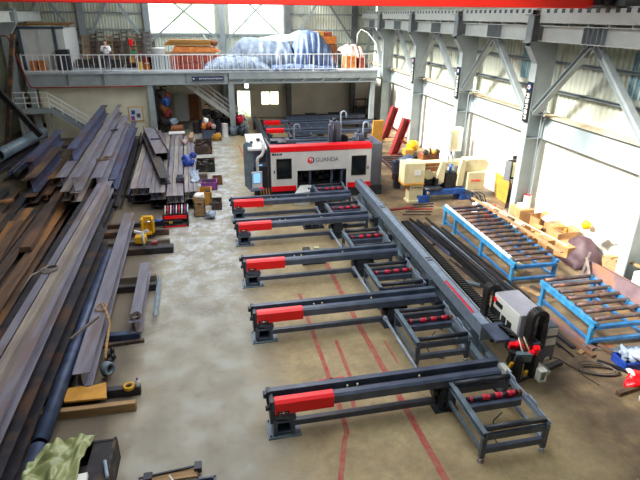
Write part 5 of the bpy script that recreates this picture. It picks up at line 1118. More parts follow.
mb = MB(); mb.rbox((6.32, 5.0, .02), (.25, .1, .03), -.3); tag(mb.build('timber_offcut', 'card'), 'thin pale wood chip beside the split tan offcut', 'offcut')
# red painted frames, yellow tools, blue cabinets behind the saw
for k, (x, y, a) in enumerate(((10.75, 31.5, .35), (10.1, 27.6, .32))):
    o = T('red_bracket', ['far red oxide steel bracket leaning near the back wall', 'near red oxide steel bracket leaning beside the drilling machine'][k], 'bracket', (x, y, 0))
    mb = MB(); mb.prof((x - .5, y, .0), (x + .15, y, 2.0), [(-.2, -.2), (.2, -.2), (.2, -.17), (.02, -.17), (.02, .17), (.2, .17), (.2, .2), (-.2, .2), (-.2, .17), (-.02, .17), (-.02, -.17), (-.2, -.17)]); mb.build('post', 'redrust', o)
    mb = MB(); mb.xz([(x - .15, .9), (x + .55, .5), (x + .55, 0), (x + .4, 0), (x + .4, .45), (x - .2, .75)], y - .1, y + .1); mb.build('knee', 'redrust', o)
    mb = MB(); mb.box(x - .75, x + .6, y - .25, y + .25, 0, .05); mb.build('base', 'redrust', o)
mb = MB(); mb.rbox((9.5, 30.5, .7), (.7, .1, 1.4), .2, 0, .1); tag(mb.build('timber_sheet', 'mustard'), 'tan board leaning next to the far red bracket', 'board')
mb = MB(); mb.bar((9.6, 29.2, .5), (10.6, 28.4, .65), .14, .12); tag(mb.build('timber_beam', 'wood'), 'tan timber beam lying between the red brackets', 'timber')
o = T('yellow_machine', 'bright yellow tool standing on the bench behind the band saw', 'machine', (9.8, 25.4, 0)); MB().blob((9.95, 25.6, .95), (.34, .3, .3), 3, .12, 3).build('housing', 'yellow', o); mb = MB(); mb.box(9.4, 9.9, 25.2, 25.7, .5, .85); mb.build('motor', 'mustard', o, bevel=.05, seg=2); MB().box(9.3, 10.3, 25.1, 25.9, 0, .5).build('base', 'dark', o)
o = T('work_bench', 'cluttered low bench of brown rails right of the drilling machine', 'bench', (9.4, 24, 0)); mb = MB()
for q in range(7): mb.box(8.0 + .0 * q, 9.6, 22.9 + .35 * q, 23.0 + .35 * q, .5, .58)
mb.box(7.95, 8.05, 22.8, 25.2, .45, .58); mb.box(9.55, 9.65, 22.8, 25.2, .45, .58); mb.build('rail', 'roller', o)
for x in (8.0, 9.55):
    for y in (22.9, 25.): MB().box(x, x + .08, y, y + .08, 0, .5).build('leg', 'redrust', o)
carton(10.3, 24.2, .0, .9, .6, .9, 'cream topped grey chest behind the band saw head', .1, 'mustard_dark')
for k in range(6):
    mb = MB(); mb.blob((10.0 + .15 * k, 23.9 + .1 * (k % 3), 1.0), (.12, .12, .14), k + 50, .3, 2); tag(mb.build('hand_tool', ['junk', 'cream', 'junk', 'mustard', 'rustdark', 'cream'][k]), 'small tool heaped on the chest behind the band saw', 'tool', 'tools heaped on the chest')
o = T('chip_conveyor', 'blue grey chip conveyor drum with white lid standing right of the drilling machine', 'machine', (7.9, 21.4, 0)); mb = MB(); mb.tube((7.75, 21.3, 1.05), (8.35, 21.5, 1.25), .36, 20); mb.box(7.55, 7.95, 21.4, 21.8, .7, 1.25); mb.build('drum', 'slate', o, bevel=.01); mb = MB(); mb.rbox((8.1, 21.05, 1.4), (.24, .2, .05), 0, 0, .4); mb.build('lid', 'white', o); mb = MB(); mb.tube((8.35, 21.5, 1.15), (8.75, 21.5, 1.2), .09, 14); mb.build('spout', 'chrome', o); MB().box(7.65, 7.9, 21.45, 21.75, 0, .7).build('stand', 'slate_dark', o)
o = T('scrap_bin', 'dark red scrap bin standing between the drilling machine and the band saw', 'bin', (8.2, 20.9, 0)); mb = MB(); mb.box(7.95, 8.75, 20.6, 21.0, 0, .72)
for q in range(5): mb.box(7.97 + .18 * q, 8.02 + .18 * q, 20.57, 20.6, 0, .72)
mb.build('body', 'redrust', o); mb = MB(); mb.box(7.9, 8.8, 20.55, 21.03, .72, .78); mb.build('rim', 'redrust', o)

for k in range(6): lay('C' if k % 2 else 'B', (7.15 + .11 * k, 17.3 - .5 * (k % 3), .12 + .03 * (k % 2)), (7.5 + .1 * k, 9.6 + .7 * (k % 3), .12 + .03 * (k % 2)), .07, .05, ['dark', 'hrdark', 'black'][k % 3], 'dark section in the loose heap of long bars beside the rail', group='dark sections in the loose heap', t=.008)
for k in range(5): lay('B', (6.9 + .2 * k, 18.2 + .25 * k, .02), (8.0 + .15 * k, 18.0 + .3 * k, .02), .08, .04, ['rustdark', 'hrdark', 'redrust'][k % 3], 'short bar lying crosswise on the floor in front of the band saw', group='short bars before the band saw')
for k in range(4): lay('B', (8.3 + .3 * k, 11.9, .02), (8.6 + .3 * k, 11.2, .02), .14, .03, ['wood', 'rustdark', 'mustard_dark', 'woodgrey'][k], 'flat offcut on the floor between the two roller tables', group='offcuts between the roller tables')
# ================================================================ MEZZANINE
MX0, MX1, MY0 = -10.9, 10.4, 34.0
o = T('mezzanine', 'raised steel mezzanine floor with grey edge girders across the back of the hall', 'mezzanine', (0, 34, 0))
MB().box(MX0, MX1, MY0, 40.25, 3.9, 3.98).build('deck', 'decktop', o)
mb = MB(); mb.hsec((MX0, MY0 + .12, 3.22), (.72, MY0 + .12, 3.22), .24, .68, .03); mb.build('edge_girder', 'grey', o)
mb = MB(); mb.csec((.8, MY0 + .1, 3.5), (MX1, MY0 + .1, 3.5), .16, .4, .02, 0, 0, 1); mb.box(.8, MX1, MY0 + .05, MY0 + .3, 3.22, 3.3); mb.box(.8, MX1, MY0 + .2, MY0 + .24, 3.3, 3.5); mb.build('edge_girder', 'grey', o)
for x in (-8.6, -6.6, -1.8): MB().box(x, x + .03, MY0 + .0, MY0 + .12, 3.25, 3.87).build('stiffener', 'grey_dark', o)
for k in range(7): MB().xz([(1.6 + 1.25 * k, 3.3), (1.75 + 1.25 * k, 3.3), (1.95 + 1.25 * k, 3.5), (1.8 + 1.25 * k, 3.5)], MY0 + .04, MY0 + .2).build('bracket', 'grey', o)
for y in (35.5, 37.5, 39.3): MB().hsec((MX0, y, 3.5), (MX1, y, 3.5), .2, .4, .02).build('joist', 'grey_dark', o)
for x in (-4.0, .9):
    mb = MB(); mb.prof((x, MY0 + .25, 0), (x, MY0 + .25, 3.22), [(-.17, -.17), (.17, -.17), (.17, -.15), (.015, -.15), (.015, .15), (.17, .15), (.17, .17), (-.17, .17), (-.17, .15), (-.015, .15), (-.015, -.15), (-.17, -.15)]); mb.box(x - .25, x + .25, MY0, MY0 + .5, 0, .03); mb.build('column', 'grey', o)
mb = MB(); mb.box(10.0, 10.3, MY0 + .1, MY0 + .4, 0, 3.22); mb.build('column', 'grey', o)
mb = MB(); mb.box(-10.85, -10.55, MY0 + .1, MY0 + .4, 0, 3.22); mb.build('column', 'grey', o)
# guard rail: white, in panels between posts
o = T('guard_rail', 'white tubular guard rail along the whole front edge of the mezzanine', 'railing', (0, 34.05, 3.98))
MB().box(MX0, MX1, 34.03, 34.08, 4.94, 4.99).build('top_rail', 'railing', o)
MB().box(MX0, MX1, 34.03, 34.08, 4.06, 4.1).build('bottom_rail', 'railing', o)
n = 0; x = MX0
while x < MX1 + .01:
    MB().box(x - .025, x + .025, 34.03, 34.08, 3.98, 4.99).build('post', 'railing', o); x += 2.13
i = 0; x = MX0 + .3
while x < MX1 - .1:
    MB().box(x - .012, x + .012, 34.04, 34.07, 4.1, 4.94).build('baluster', 'railing', o); x += .3; i += 1
# red service pipe along the girder
mb = MB(); mb.path([(-11.95, 33.9, 6.0), (-11.4, 33.9, 6.0), (-11.3, 33.9, 5.9), (-10.7, 33.9, 3.35), (-10.6, 33.9, 3.2), (-10.2, 33.9, 3.17), (-4.3, 33.9, 3.17)], .035, 7); tag(mb.build('service_pipe', 'redrust'), 'thin red pipe running down the cabin corner and along the mezzanine girder', 'pipe')
# navy sign with white lettering
o = T('mezzanine_sign', 'navy blue sign with white lettering on the mezzanine girder', 'sign', (-.45, 33.98, 3.4)); MB().box(-1.45, .48, 33.95, 33.99, 3.44, 3.7).build('board', 'signnavy', o)
mb = MB()
for k in range(13):
    x = -1.0 + .11 * k; mb.box(x, x + .07, 33.94, 33.95, 3.54, 3.555); mb.box(x, x + .02, 33.94, 33.95, 3.52, 3.61); mb.box(x + .05, x + .07, 33.94, 33.95, 3.52 + .02 * (k % 3), 3.61); 
mb.box(-1.38, -1.3, 33.94, 33.95, 3.53, 3.6)
mb.build('lettering', 'paper', o)

# person with a camera on the mezzanine
def limb(mb, pts, rs, n=10):
    for (a, b), (r1, r2) in zip(zip(pts[:-1], pts[1:]), zip(rs[:-1], rs[1:])): mb.tube(a, b, r1, n, r2)
def skin_body(name, joints, edges, radii, mt, parent, root=0):
    me = bpy.data.meshes.new(name); L_ = Vector(parent['_l'])
    me.from_pydata([tuple(Vector(j) - L_) for j in joints], edges, []); o2 = bpy.data.objects.new(name, me); COL.objects.link(o2); o2.parent = parent
    o2.modifiers.new('skin', 'SKIN'); sk = me.skin_vertices[0].data
    for i, r in enumerate(radii): sk[i].radius = (r, r) if not isinstance(r, tuple) else r
    sk[root].use_root = True
    o2.modifiers.new('sub', 'SUBSURF').levels = 2; o2.modifiers['sub'].render_levels = 2
    me.materials.append(M[mt]); return o2
px, py, pz = -6.35, 34.75, 3.98
o = T('person', 'person in white jacket and navy trousers holding up a phone behind the railing', 'person', (px, py, pz))
J = [(0, 0, .95), (0, 0, 1.12), (.0, 0, 1.36), (0, -.01, 1.48), (0, -.03, 1.58),
     (-.19, 0, 1.38), (-.24, -.12, 1.14), (-.05, -.32, 1.28), (.19, 0, 1.38), (.27, -.14, 1.16), (.1, -.34, 1.32),
     (-.1, 0, .9), (-.14, -.03, .5), (-.17, .02, .08), (-.18, -.12, .04), (.1, 0, .9), (.13, -.04, .5), (.14, .03, .08), (.16, -.1, .04)]
J = [(px + a, py + b, pz + c) for a, b, c in J]
Ed = [(0, 1), (1, 2), (2, 3), (3, 4), (2, 5), (5, 6), (6, 7), (2, 8), (8, 9), (9, 10), (0, 11), (11, 12), (12, 13), (13, 14), (0, 15), (15, 16), (16, 17), (17, 18)]
skin_body('body', J, Ed, [.15, .14, .16, .055, .06, .075, .05, .035, .075, .05, .035, .095, .065, .042, .04, .095, .065, .042, .04], 'skin', o)
mb = MB(); mb.blob((px, py - .03, pz + 1.63), (.085, .1, .115), 1, .0, 3); mb.blob((px, py - .135, pz + 1.62), (.014, .02, .02), 1, 0, 1); mb.blob((px - .085, py - .02, pz + 1.63), (.012, .02, .03), 1, 0, 1); mb.blob((px + .085, py - .02, pz + 1.63), (.012, .02, .03), 1, 0, 1); mb.build('head', 'skin', o)
mb = MB(); mb.blob((px, py + .0, pz + 1.68), (.098, .108, .095), 4, .03, 3); mb.build('hair', 'hair', o)
JJ = [J[0], J[1], J[2], (px, py, pz + 1.45), J[5], J[6], (px - .08, py - .28, pz + 1.26), J[8], J[9], (px + .13, py - .3, pz + 1.29)]
skin_body('jacket', JJ, [(0, 1), (1, 2), (2, 3), (2, 4), (4, 5), (5, 6), (2, 7), (7, 8), (8, 9)], [(.19, .17), (.18, .15), (.19, .15), .07, .1, .075, .055, .1, .075, .055], 'shirt', o)
skin_body('trousers', [J[0], J[11], J[12], J[13], J[15], J[16], J[17]], [(0, 1), (1, 2), (2, 3), (0, 4), (4, 5), (5, 6)], [(.16, .14), .11, .085, .065, .11, .085, .065], 'navy', o)
for q in (14, 18): MB().blob((J[q][0], J[q][1] + .03, pz + .05), (.055, .14, .05), 1, 0, 2).build('shoe', 'black', o)
for (hx, hy, hz), s_ in (((px - .04, py - .35, pz + 1.3), 1), ((px + .09, py - .37, pz + 1.34), -1)):
    mb = MB(); mb.rbox((hx, hy, hz), (.05, .035, .08))
    for q in range(4): mb.path([(hx - .02 + .013 * q, hy - .015, hz + .03), (hx - .02 + .013 * q, hy - .03, hz + .06 + .006 * (q % 2)), (hx - .02 + .013 * q + .01 * s_, hy - .04, hz + .05)], .007, 5)
    mb.path([(hx + .02 * s_, hy, hz), (hx + .04 * s_, hy - .02, hz + .03), (hx + .045 * s_, hy - .03, hz + .05)], .009, 5); mb.build('hand', 'skin', o)
tag(MB().rbox((px + .03, py - .39, pz + 1.36), (.15, .012, .08)).build('phone', 'black'), 'dark phone held up by the person on the mezzanine', 'phone')

# cabin at the left end
o = T('cabin', 'white panelled cabin with dark frame at the left end of the mezzanine', 'cabin', (-10.2, 37, 3.98))
MB().box(-11.4, -8.9, 36.1, 39.5, 3.98, 6.35).build('wall_panel', 'white', o)
mb = MB(); mb.box(-11.45, -11.3, 36.0, 36.1, 3.98, 6.4); mb.box(-9.5, -9.35, 36.0, 36.1, 3.98, 6.4); mb.box(-11.45, -8.85, 36.0, 36.1, 6.3, 6.45); mb.build('frame', 'slate', o)
MB().box(-10.4, -9.5, 36.06, 36.1, 3.98, 6.3).build('door', 'offwhite', o)
MB().box(-9.3, -8.9, 36.05, 36.1, 5.0, 6.3).build('side_panel', 'offwhite', o)
mb = MB(); mb.rbox((-9.9, 36.4, 6.55), (2.8, .5, .08), .03); mb.rbox((-9.6, 36.8, 6.63), (2.6, .4, .06), -.05); tag(mb.build('roof_planks', 'log'), 'yellow planks lying on the cabin roof', 'plank')
for k in range(2): carton(-10.6 + .45 * k, 35.2, 3.98, .35, .4, .6, ['left orange box standing in front of the cabin', 'right orange box standing in front of the cabin'][k], 0, 'orange')
carton(-9.0, 35.6, 3.98, .7, .5, 1.2, 'dark blue cabinet standing right of the cabin door', mt='slate_dark', name='steel_cabinet')
# leaning frames and racks behind the person
for k in range(9):
    x = -8.5 + .5 * k; h = 1.85 + .15 * (k % 3); mb = MB()
    mb.bar((x, 38.3, 4.0), (x - .15, 39.9, 4.0 + h), .07, .05); mb.bar((x + .38, 38.3, 4.0), (x + .23, 39.9, 4.0 + h), .07, .05)
    for q in range(8): t = .06 + q * .125; mb.bar((x - .15 * t, 38.3 + 1.6 * t, 4.0 + h * t), (x + .38 - .15 * t, 38.3 + 1.6 * t, 4.0 + h * t), .04, .1)
    tag(mb.build('metal_trellis', ['wood', 'rustdark', 'woodgrey'][k % 3]), 'rusty lattice frame leaning at the mezzanine back wall, %s from the left' % ['first', 'second', 'third', 'fourth', 'fifth', 'sixth', 'seventh', 'eighth', 'ninth'][k], 'frame', 'lattice frames on the mezzanine')
mb = MB(); mb.rbox((-6.3, 39.95, 4.75), (4.6, .08, 1.5), 0, 0, -.08); tag(mb.build('backing_board', 'woodgrey'), 'long weathered board panel behind the lattice frames', 'board')
for k in range(4): carton(-8.3 + 1.0 * k, 37.3, 3.98, .8, .6, .5 + .1 * (k % 2), ['first', 'second', 'third', 'fourth'][k] + ' dark low case on the mezzanine in front of the lattice frames, from the left', mt='junk')
# shelf with coloured goods right of the person
o = T('goods_rack', 'tall narrow rack with red and yellow goods between the person and the grey column', 'rack', (-4.5, 37, 3.98)); mb = MB()
for x in (-5.4, -4.7): 
    for y in (36.6, 37.2): mb.box(x, x + .05, y, y + .05, 3.98, 5.9)
for z in (4.3, 4.8, 5.3, 5.8): mb.box(-5.4, -4.65, 36.6, 37.25, z, z + .03)
mb.build('rack_frame', 'rustdark', o)
for k, (x, y, z, sx, sz, mt, lb) in enumerate(((-5.3, 36.8, 4.33, .3, .3, 'mustard', 'mustard box on the bottom shelf of the rack'), (-4.9, 36.8, 4.33, .2, .35, 'redrust', 'dark red box on the bottom shelf of the rack'), (-5.2, 36.8, 4.83, .3, .2, 'green', 'green box on the second shelf of the rack'), (-5.25, 36.8, 5.33, .2, .4, 'red', 'red box on the third shelf of the rack'))): carton(x + .1, y, z, sx, .3, sz, lb, mt=mt)
for k, (x, z, mt, lb) in enumerate(((-4.3, 3.98, 'crate_red', 'brick coloured drum left of the column on the mezzanine'), (-3.9, 3.98, 'dark', 'dark drum by the column on the mezzanine'))):
    can(x, 36.2, z, .2, .7, mt, 'junk', lb, 'drum', 'drum')
can(-4.15, 35.3, 3.98, .18, .4, 'orange', 'white', 'orange drum just behind the rail by the column', 'drum', 'drum'); can(-4.55, 35.2, 3.98, .15, .5, 'yellow', 'dark', 'yellow drum just behind the rail', 'drum', 'drum')
# white slatted crates, red crates, planks on top
o = T('slatted_crate', 'pale green slatted crate stack right of the grey column behind the rail', 'crate', (-3.3, 35.3, 3.98)); mb = MB(); mb.box(-3.75, -2.75, 34.9, 35.7, 3.98, 4.85); mb.build('body', 'offwhite', o); mb = MB()
for k in range(6): mb.box(-3.72 + .17 * k, -3.66 + .17 * k, 34.86, 34.9, 4.0, 4.85)
mb.build('slat', 'teal', o)
for i in range(5):
    for l in range(2): carton(-2.4 + .62 * i, 35.5, 3.98 + .43 * l, .58, .7, .4, 'brick red crate, %s from the left, %s row under the orange boards' % (['first', 'second', 'third', 'fourth', 'fifth'][i], ['lower', 'upper'][l]), mt='crate_red', name='goods_crate')
o = T('bucket', 'white bucket standing on the crates beside the plank stack', 'bucket', (-3.35, 36, 4.87)); MB().lathe((-3.35, 35.3, 4.87), [(.36, 0), (.4, .38), (.42, .4)], 20).build('body', 'white', o); MB().lathe((-3.35, 35.3, 5.24), [(.43, 0), (.43, .05)], 20).build('rim', 'paper', o)
mb = MB(); mb.rbox((-1.6, 36, 4.93), (3.4, 1.0, .12)); tag(mb.build('timber_board', 'wood'), 'tan board lying over the red crates', 'board')
mb = MB(); mb._add([(-2.6, 35.5, 5.0), (.4, 35.5, 5.0), (.5, 36.5, 5.0), (-2.6, 36.5, 5.0), (-2.4, 35.6, 5.36), (-.1, 35.6, 5.3), (0, 36.4, 5.3), (-2.4, 36.4, 5.36)], [(0, 3, 2, 1), (4, 5, 6, 7), (0, 1, 5, 4), (1, 2, 6, 5), (2, 3, 7, 6), (3, 0, 4, 7)]); tag(mb.build('board_stack', 'orange', bevel=.03), 'orange boards stacked under the yellow plank pile', 'board')
mb = MB()
for k in range(4): mb.rbox((-1.6 + .04 * k, 36.0 + .05 * (k % 2), 5.43 + .085 * k), (2.9 - .12 * k, .9, .08), .02 * (k - 1), 0, 0, .015)
tag(mb.build('plank_pile', 'log'), 'pile of long yellow brown planks in front of the left bright window', 'plank')
mb = MB(); mb.blob((-.0, 36.1, 5.55), (.3, .4, .2), 4, .3, 2); tag(mb.build('dark_bundle', 'mustard_dark'), 'dark bundle at the right end of the plank pile', 'bundle')
mb = MB(); mb.bar((-.9, 35.9, 5.6), (.9, 35.7, 4.3), .12, .04); mb.bar((-.6, 36.2, 6.0), (-.3, 36.0, 5.5), .1, .03); tag(mb.build('metal_strip', 'chrome'), 'bright bent metal strip leaning from the plank pile', 'strip')
def drape(name, label, cat, x0, x1, y0, y1, z0, prof, mt, seed, cat2=None, fold=.05, nx=60, ny=30, boxlabel=None):
    def f(u, v):
        x = x0 + (x1 - x0) * u; top = 0
        for (a, za), (b, zb) in zip(prof[:-1], prof[1:]):
            if a <= u <= b: top = za + (zb - za) * (u - a) / max(1e-6, b - a)
        e = min(1, v * 4.5); e2 = min(1, (1 - v) * 4.5); k = min(e, e2)
        hgt = (top) * (k ** .4)
        q1 = math.sin(u * 23 + 2.2 * math.sin(v * 4 + seed) + seed); q2 = noise.noise(Vector((u * 9 + seed, v * 3, 0)))
        fo = fold * (1 - abs(q1) * 1.6) * (1.15 - .7 * k) + .16 * (abs(q2) * 2 - .5)
        return (x + fo * .6, y0 + (y1 - y0) * v - .25 * (1 - k) * 1 + fo, z0 + max(.01, hgt + .1 * noise.noise(Vector((u * 7, v * 4, seed)))))
    mb = MB(); mb.sheet(nx, ny, f, .012); return tag(mb.build(name, mt), label, cat)
drape('tarpaulin', 'large blue grey tarpaulin over goods in front of the right bright window', 'tarpaulin', .95, 5.15, 35.2, 38.5, 3.99, [(0, .8), (.12, 1.45), (.28, 1.85), (.42, 1.8), (.7, 1.65), (.93, 1.6), (1, 1.0)], 'tarp', 3)
drape('tarpaulin', 'tall blue tarpaulin tent between the bright window and the wooden crates', 'tarpaulin', 5.1, 7.9, 35.0, 38.3, 3.99, [(0, 1.2), (.12, 1.9), (.3, 2.3), (.6, 2.2), (.85, 1.4), (1, .35)], 'tarpblue', 8, fold=.1)
drape('plastic_film', 'low crumpled clear film heap over goods behind the rail, right of the red crates', 'film', -.6, 3.4, 34.4, 36.0, 3.99, [(0, .3), (.2, .75), (.5, .85), (.8, .7), (1, .2)], 'film', 12, fold=.08)
drape('plastic_film', 'blue white film lying along the foot of the tall blue tarpaulin', 'film', 3.6, 7.6, 34.3, 35.2, 3.99, [(0, .2), (.3, .35), (.6, .3), (1, .15)], 'tarpblue', 19)
mb = MB(); mb.rbox((2.35, 34.5, 4.25), (.3, .2, .45), .1); tag(mb.build('orange_cover', 'crate_red'), 'reddish bundle wrapped in the low clear film', 'bundle')
mb = MB(); mb.sheet(20, 14, lambda u, v: (3.0 + 2.9 * u, 36.6 + .9 * v, 5.68 + .5 * u + .12 * math.sin(4 * v + u * 3) + .08 * noise.noise(Vector((u * 5, v * 5, 2))) - .6 * (1 - min(1, 5 * v))), .015); tag(mb.build('white_sheet', 'white'), 'bright white plastic sheet spread over the tops of both tarpaulins', 'sheet')
for k, (x, z, w_, h_, mt, lb) in enumerate(((7.85, 5.35, 1.3, .5, 'orange', 'upper orange wooden case on the stack beside the blue tarpaulin'), (7.8, 4.75, 1.5, .55, 'mustard_dark', 'middle brown wooden case of the stack beside the blue tarpaulin'), (7.8, 3.98, 1.3, .72, 'crate_red', 'lowest dark red wooden case of the stack beside the blue tarpaulin'), (7.3, 5.87, .6, .3, 'mustard', 'small tan case on top of the wooden case stack'), (7.9, 5.87, .5, .25, 'crate_red', 'small reddish case on top of the wooden case stack'))):
    carton(x + .1, 38.95, z, w_, 1.0, h_, lb, mt=mt, name='wooden_case')
drape('dust_sheet', 'dusty pink sheet draped over wooden furniture near the right end of the mezzanine', 'sheet', 8.35, 10.1, 35.6, 37.5, 3.99, [(0, 1.0), (.2, 1.35), (.6, 1.4), (.85, 1.2), (1, .3)], 'pinksheet', 5, fold=.035)
carton(8.75, 35.0, 3.98, .8, .6, .8, 'orange wooden chest standing below the pink sheet', mt='orange', name='wooden_chest')
carton(9.5, 35.0, 3.98, .4, .5, .7, 'reddish wooden chest at the right below the pink sheet', mt='crate_red', name='wooden_chest')
mb = MB(); mb.path([(9.3, 35.4, 5.5), (9.3, 35.3, 6.1), (9.5, 35.2, 6.4), (9.9, 35.0, 6.2), (10.3, 34.4, 5.6), (10.4, 34.1, 4.9)], .035, 7); tag(mb.build('white_pipe_loop', 'railing'), 'white bent pipe arching over the right end of the mezzanine railing', 'pipe')

# ================================================================ UNDER THE MEZZANINE
struct(MB().box(-10.5, -4.2, 34.75, 34.9, 0, 3.9), 'wall_partition', 'plaster')
o = T('notice_board', 'small yellow framed notice board with coloured papers on the cream partition', 'notice board', (-5.1, 34.7, 1.2)); MB().box(-5.55, -4.65, 34.7, 34.75, .95, 1.85).build('frame', 'yellow', o); MB().box(-5.5, -4.7, 34.69, 34.7, 1.0, 1.8).build('panel', 'white', o)
for k, (x, z, mt) in enumerate(((-5.25, 1.5, 'deepblue'), (-4.95, 1.3, 'slate'), (-5.3, 1.15, 'purple'))): MB().rbox((x, 34.685, z), (.22, .008, .25)).build('sheet', mt, o)
# staircases
def stair(name, label, x0, z0, x1, z1, y, w, landing=None, mt='grey'):
    o = T(name, label, 'staircase', (x1, y, 0))
    for q in (0, w): mb = MB(); mb.bar((x0, y + q, z0), (x1, y + q, z1), .05, .28); mb.build('stringer', mt, o)
    n = 14
    for k in range(n): t = (k + .5) / n; MB().box(x0 + (x1 - x0) * t - .14, x0 + (x1 - x0) * t + .14, y, y + w, z0 + (z1 - z0) * t - .02, z0 + (z1 - z0) * t + .02).build('tread', 'grey_dark', o)
    for hgt in (.35, .65, .95): mb = MB(); mb.bar((x0, y, z0 + hgt), (x1, y, z1 + hgt), .06, .06); mb.build('handrail', 'railing', o)
    for k in range(5): t = k / 4; xx = x0 + (x1 - x0) * t; zz = z0 + (z1 - z0) * t; MB().box(xx - .02, xx + .02, y - .02, y + .02, zz, zz + .97).build('post', 'railing', o)
    return o
stair('staircase', 'grey staircase with white handrails behind the heap of dark bins', -2.2, 3.3, 1.9, .1, 35.6, .9, mt='offwhite')
s2 = stair('staircase', 'grey staircase with landing descending in front of the cream partition at the left', -9.7, 2.0, -7.0, .1, 33.4, .7)
mb = MB(); mb.box(-11.6, -9.7, 33.4, 34.1, 1.92, 2.0); mb.box(-11.6, -9.7, 33.38, 33.44, 1.75, 2.05); mb.build('landing', 'grey', s2)
mb = MB()
for z in (2.35, 2.65, 2.95): mb.box(-11.6, -9.7, 33.4, 33.44, z, z + .04)
for x in (-11.6, -11.0, -10.3, -9.72): mb.box(x, x + .04, 33.4, 33.44, 2., 3.0)
mb.build('landing_rail', 'railing', s2)
for x in (-11.5, -9.8): MB().box(x, x + .1, 33.5, 33.6, 0, 1.92).build('support', 'grey', s2)
# lit square lamp, dark back corner
o = T('wall_lamp', 'small square lit lamp on the back wall left of the staircase', 'lamp', (-3.33, 40.2, 1.6)); MB().box(-3.57, -3.09, 40.2, 40.3, 1.6, 2.06).build('housing', 'white', o); MB().box(-3.53, -3.13, 40.19, 40.2, 1.64, 2.02).build('lens', 'lamp', o)
o = T('door_lamp', 'small lamp above the back door', 'lamp', (2.2, 40.1, 2.2)); MB().box(2.05, 2.35, 40.15, 40.3, 2.2, 2.5).build('housing', 'white', o); MB().box(2.08, 2.32, 40.14, 40.15, 2.22, 2.48).build('lens', 'lamp', o)
struct(MB().box(-4.6, -3.0, 40.0, 40.2, 0, 3.9), 'wall_back_corner', 'plaster')
for k, (x, w_, h_, mt, lb) in enumerate(((-4.4, .9, 2.0, 'grey_dark', 'dark door leaning in the corner behind the hanging gear'), (-2.6, .9, 1.9, 'offwhite', 'pale sheet panel leaning against the back wall under the lamp'), (-1.7, .7, 1.9, 'mustard_dark', 'brown narrow panel leaning right of the pale one'))):
    mb = MB(); mb.rbox((x, 39.6, h_ / 2), (w_, .06, h_), 0, 0, -.06); tag(mb.build('plywood_sheet', mt), lb, 'panel')
mb = MB(); mb.bar((-1.2, 38.6, 0), (-1.25, 38.9, 2.1), .16, .12); tag(mb.build('timber_post', 'wood'), 'pale timber post leaning beside the dark dressed person', 'timber')
# person in dark clothes
px, py, pz = -.75, 36.0, 0.
o = T('person', 'person in dark clothing standing among the bins below the staircase', 'person', (px, py, pz))
J = [(0, 0, .93), (0, 0, 1.12), (.0, 0, 1.34), (0, -.01, 1.47), (0, -.02, 1.56), (-.19, 0, 1.36), (-.23, -.02, 1.08), (-.2, -.12, .86), (.19, 0, 1.36), (.23, -.02, 1.08), (.2, -.12, .86), (-.1, 0, .88), (-.12, 0, .48), (-.13, .03, .08), (-.14, -.1, .04), (.1, 0, .88), (.12, 0, .48), (.13, .03, .08), (.14, -.1, .04)]
J = [(px + a, py + b, pz + c) for a, b, c in J]
skin_body('body', J, Ed, [.15, .14, .16, .055, .06, .075, .05, .035, .075, .05, .035, .095, .065, .042, .04, .095, .065, .042, .04], 'skin', o)
mb = MB(); mb.blob((px, py - .02, pz + 1.62), (.085, .1, .115), 1, .0, 3); mb.blob((px, py - .125, pz + 1.61), (.014, .02, .02), 1, 0, 1); mb.build('head', 'skin', o)
MB().blob((px, py + .01, pz + 1.67), (.098, .108, .095), 4, .03, 3).build('hair', 'hair', o)
JJ = [J[0], J[1], J[2], (px, py, pz + 1.43), J[5], J[6], (px - .2, py - .1, pz + .92), J[8], J[9], (px + .2, py - .1, pz + .92)]
skin_body('jacket', JJ, [(0, 1), (1, 2), (2, 3), (2, 4), (4, 5), (5, 6), (2, 7), (7, 8), (8, 9)], [(.19, .17), (.18, .15), (.19, .15), .07, .1, .075, .055, .1, .075, .055], 'darkcloth', o)
skin_body('trousers', [J[0], J[11], J[12], J[13], J[15], J[16], J[17]], [(0, 1), (1, 2), (2, 3), (0, 4), (4, 5), (5, 6)], [(.16, .14), .11, .085, .065, .11, .085, .065], 'darkcloth', o)
for q in (14, 18): MB().blob((J[q][0], J[q][1] + .03, pz + .05), (.055, .14, .05), 1, 0, 2).build('shoe', 'black', o)
for sx in (-.2, .2):
    mb = MB(); mb.rbox((px + sx, py - .13, pz + .82), (.04, .05, .08))
    for q in range(4): mb.path([(px + sx, py - .15 + .013 * q, pz + .79), (px + sx, py - .16 + .013 * q, pz + .73 + .006 * (q % 2))], .007, 5)
    mb.path([(px + sx, py - .16, pz + .83), (px + sx, py - .185, pz + .78)], .008, 5); mb.build('hand', 'skin', o)
# hanging coloured gear on the column
for k, (z, mt, nm) in enumerate(((2.6, 'junk', 'black'), (2.1, 'deepblue', 'blue'), (1.7, 'mustard_dark', 'brown'), (1.3, 'redrust', 'red'), (.8, 'junk', 'dark'), (2.4, 'crate_red', 'orange'))):
    mb = MB(); mb.blob((-3.45 + .2 * (k % 2), 34.9 + .1 * k, z), (.26, .2, .32), k + 60, .3, 3); tag(mb.build('hanging_bag', mt), nm + ' bag in the column of gear hanging behind the steel post', 'bag')
mb = MB(); mb.box(-3.5, -3.4, 35.2, 35.3, 0, 3.0); mb.box(-3.6, -3.1, 35.15, 35.35, 2.95, 3.0); tag(mb.build('gear_stand', 'dark'), 'dark stand carrying the hanging gear', 'stand')
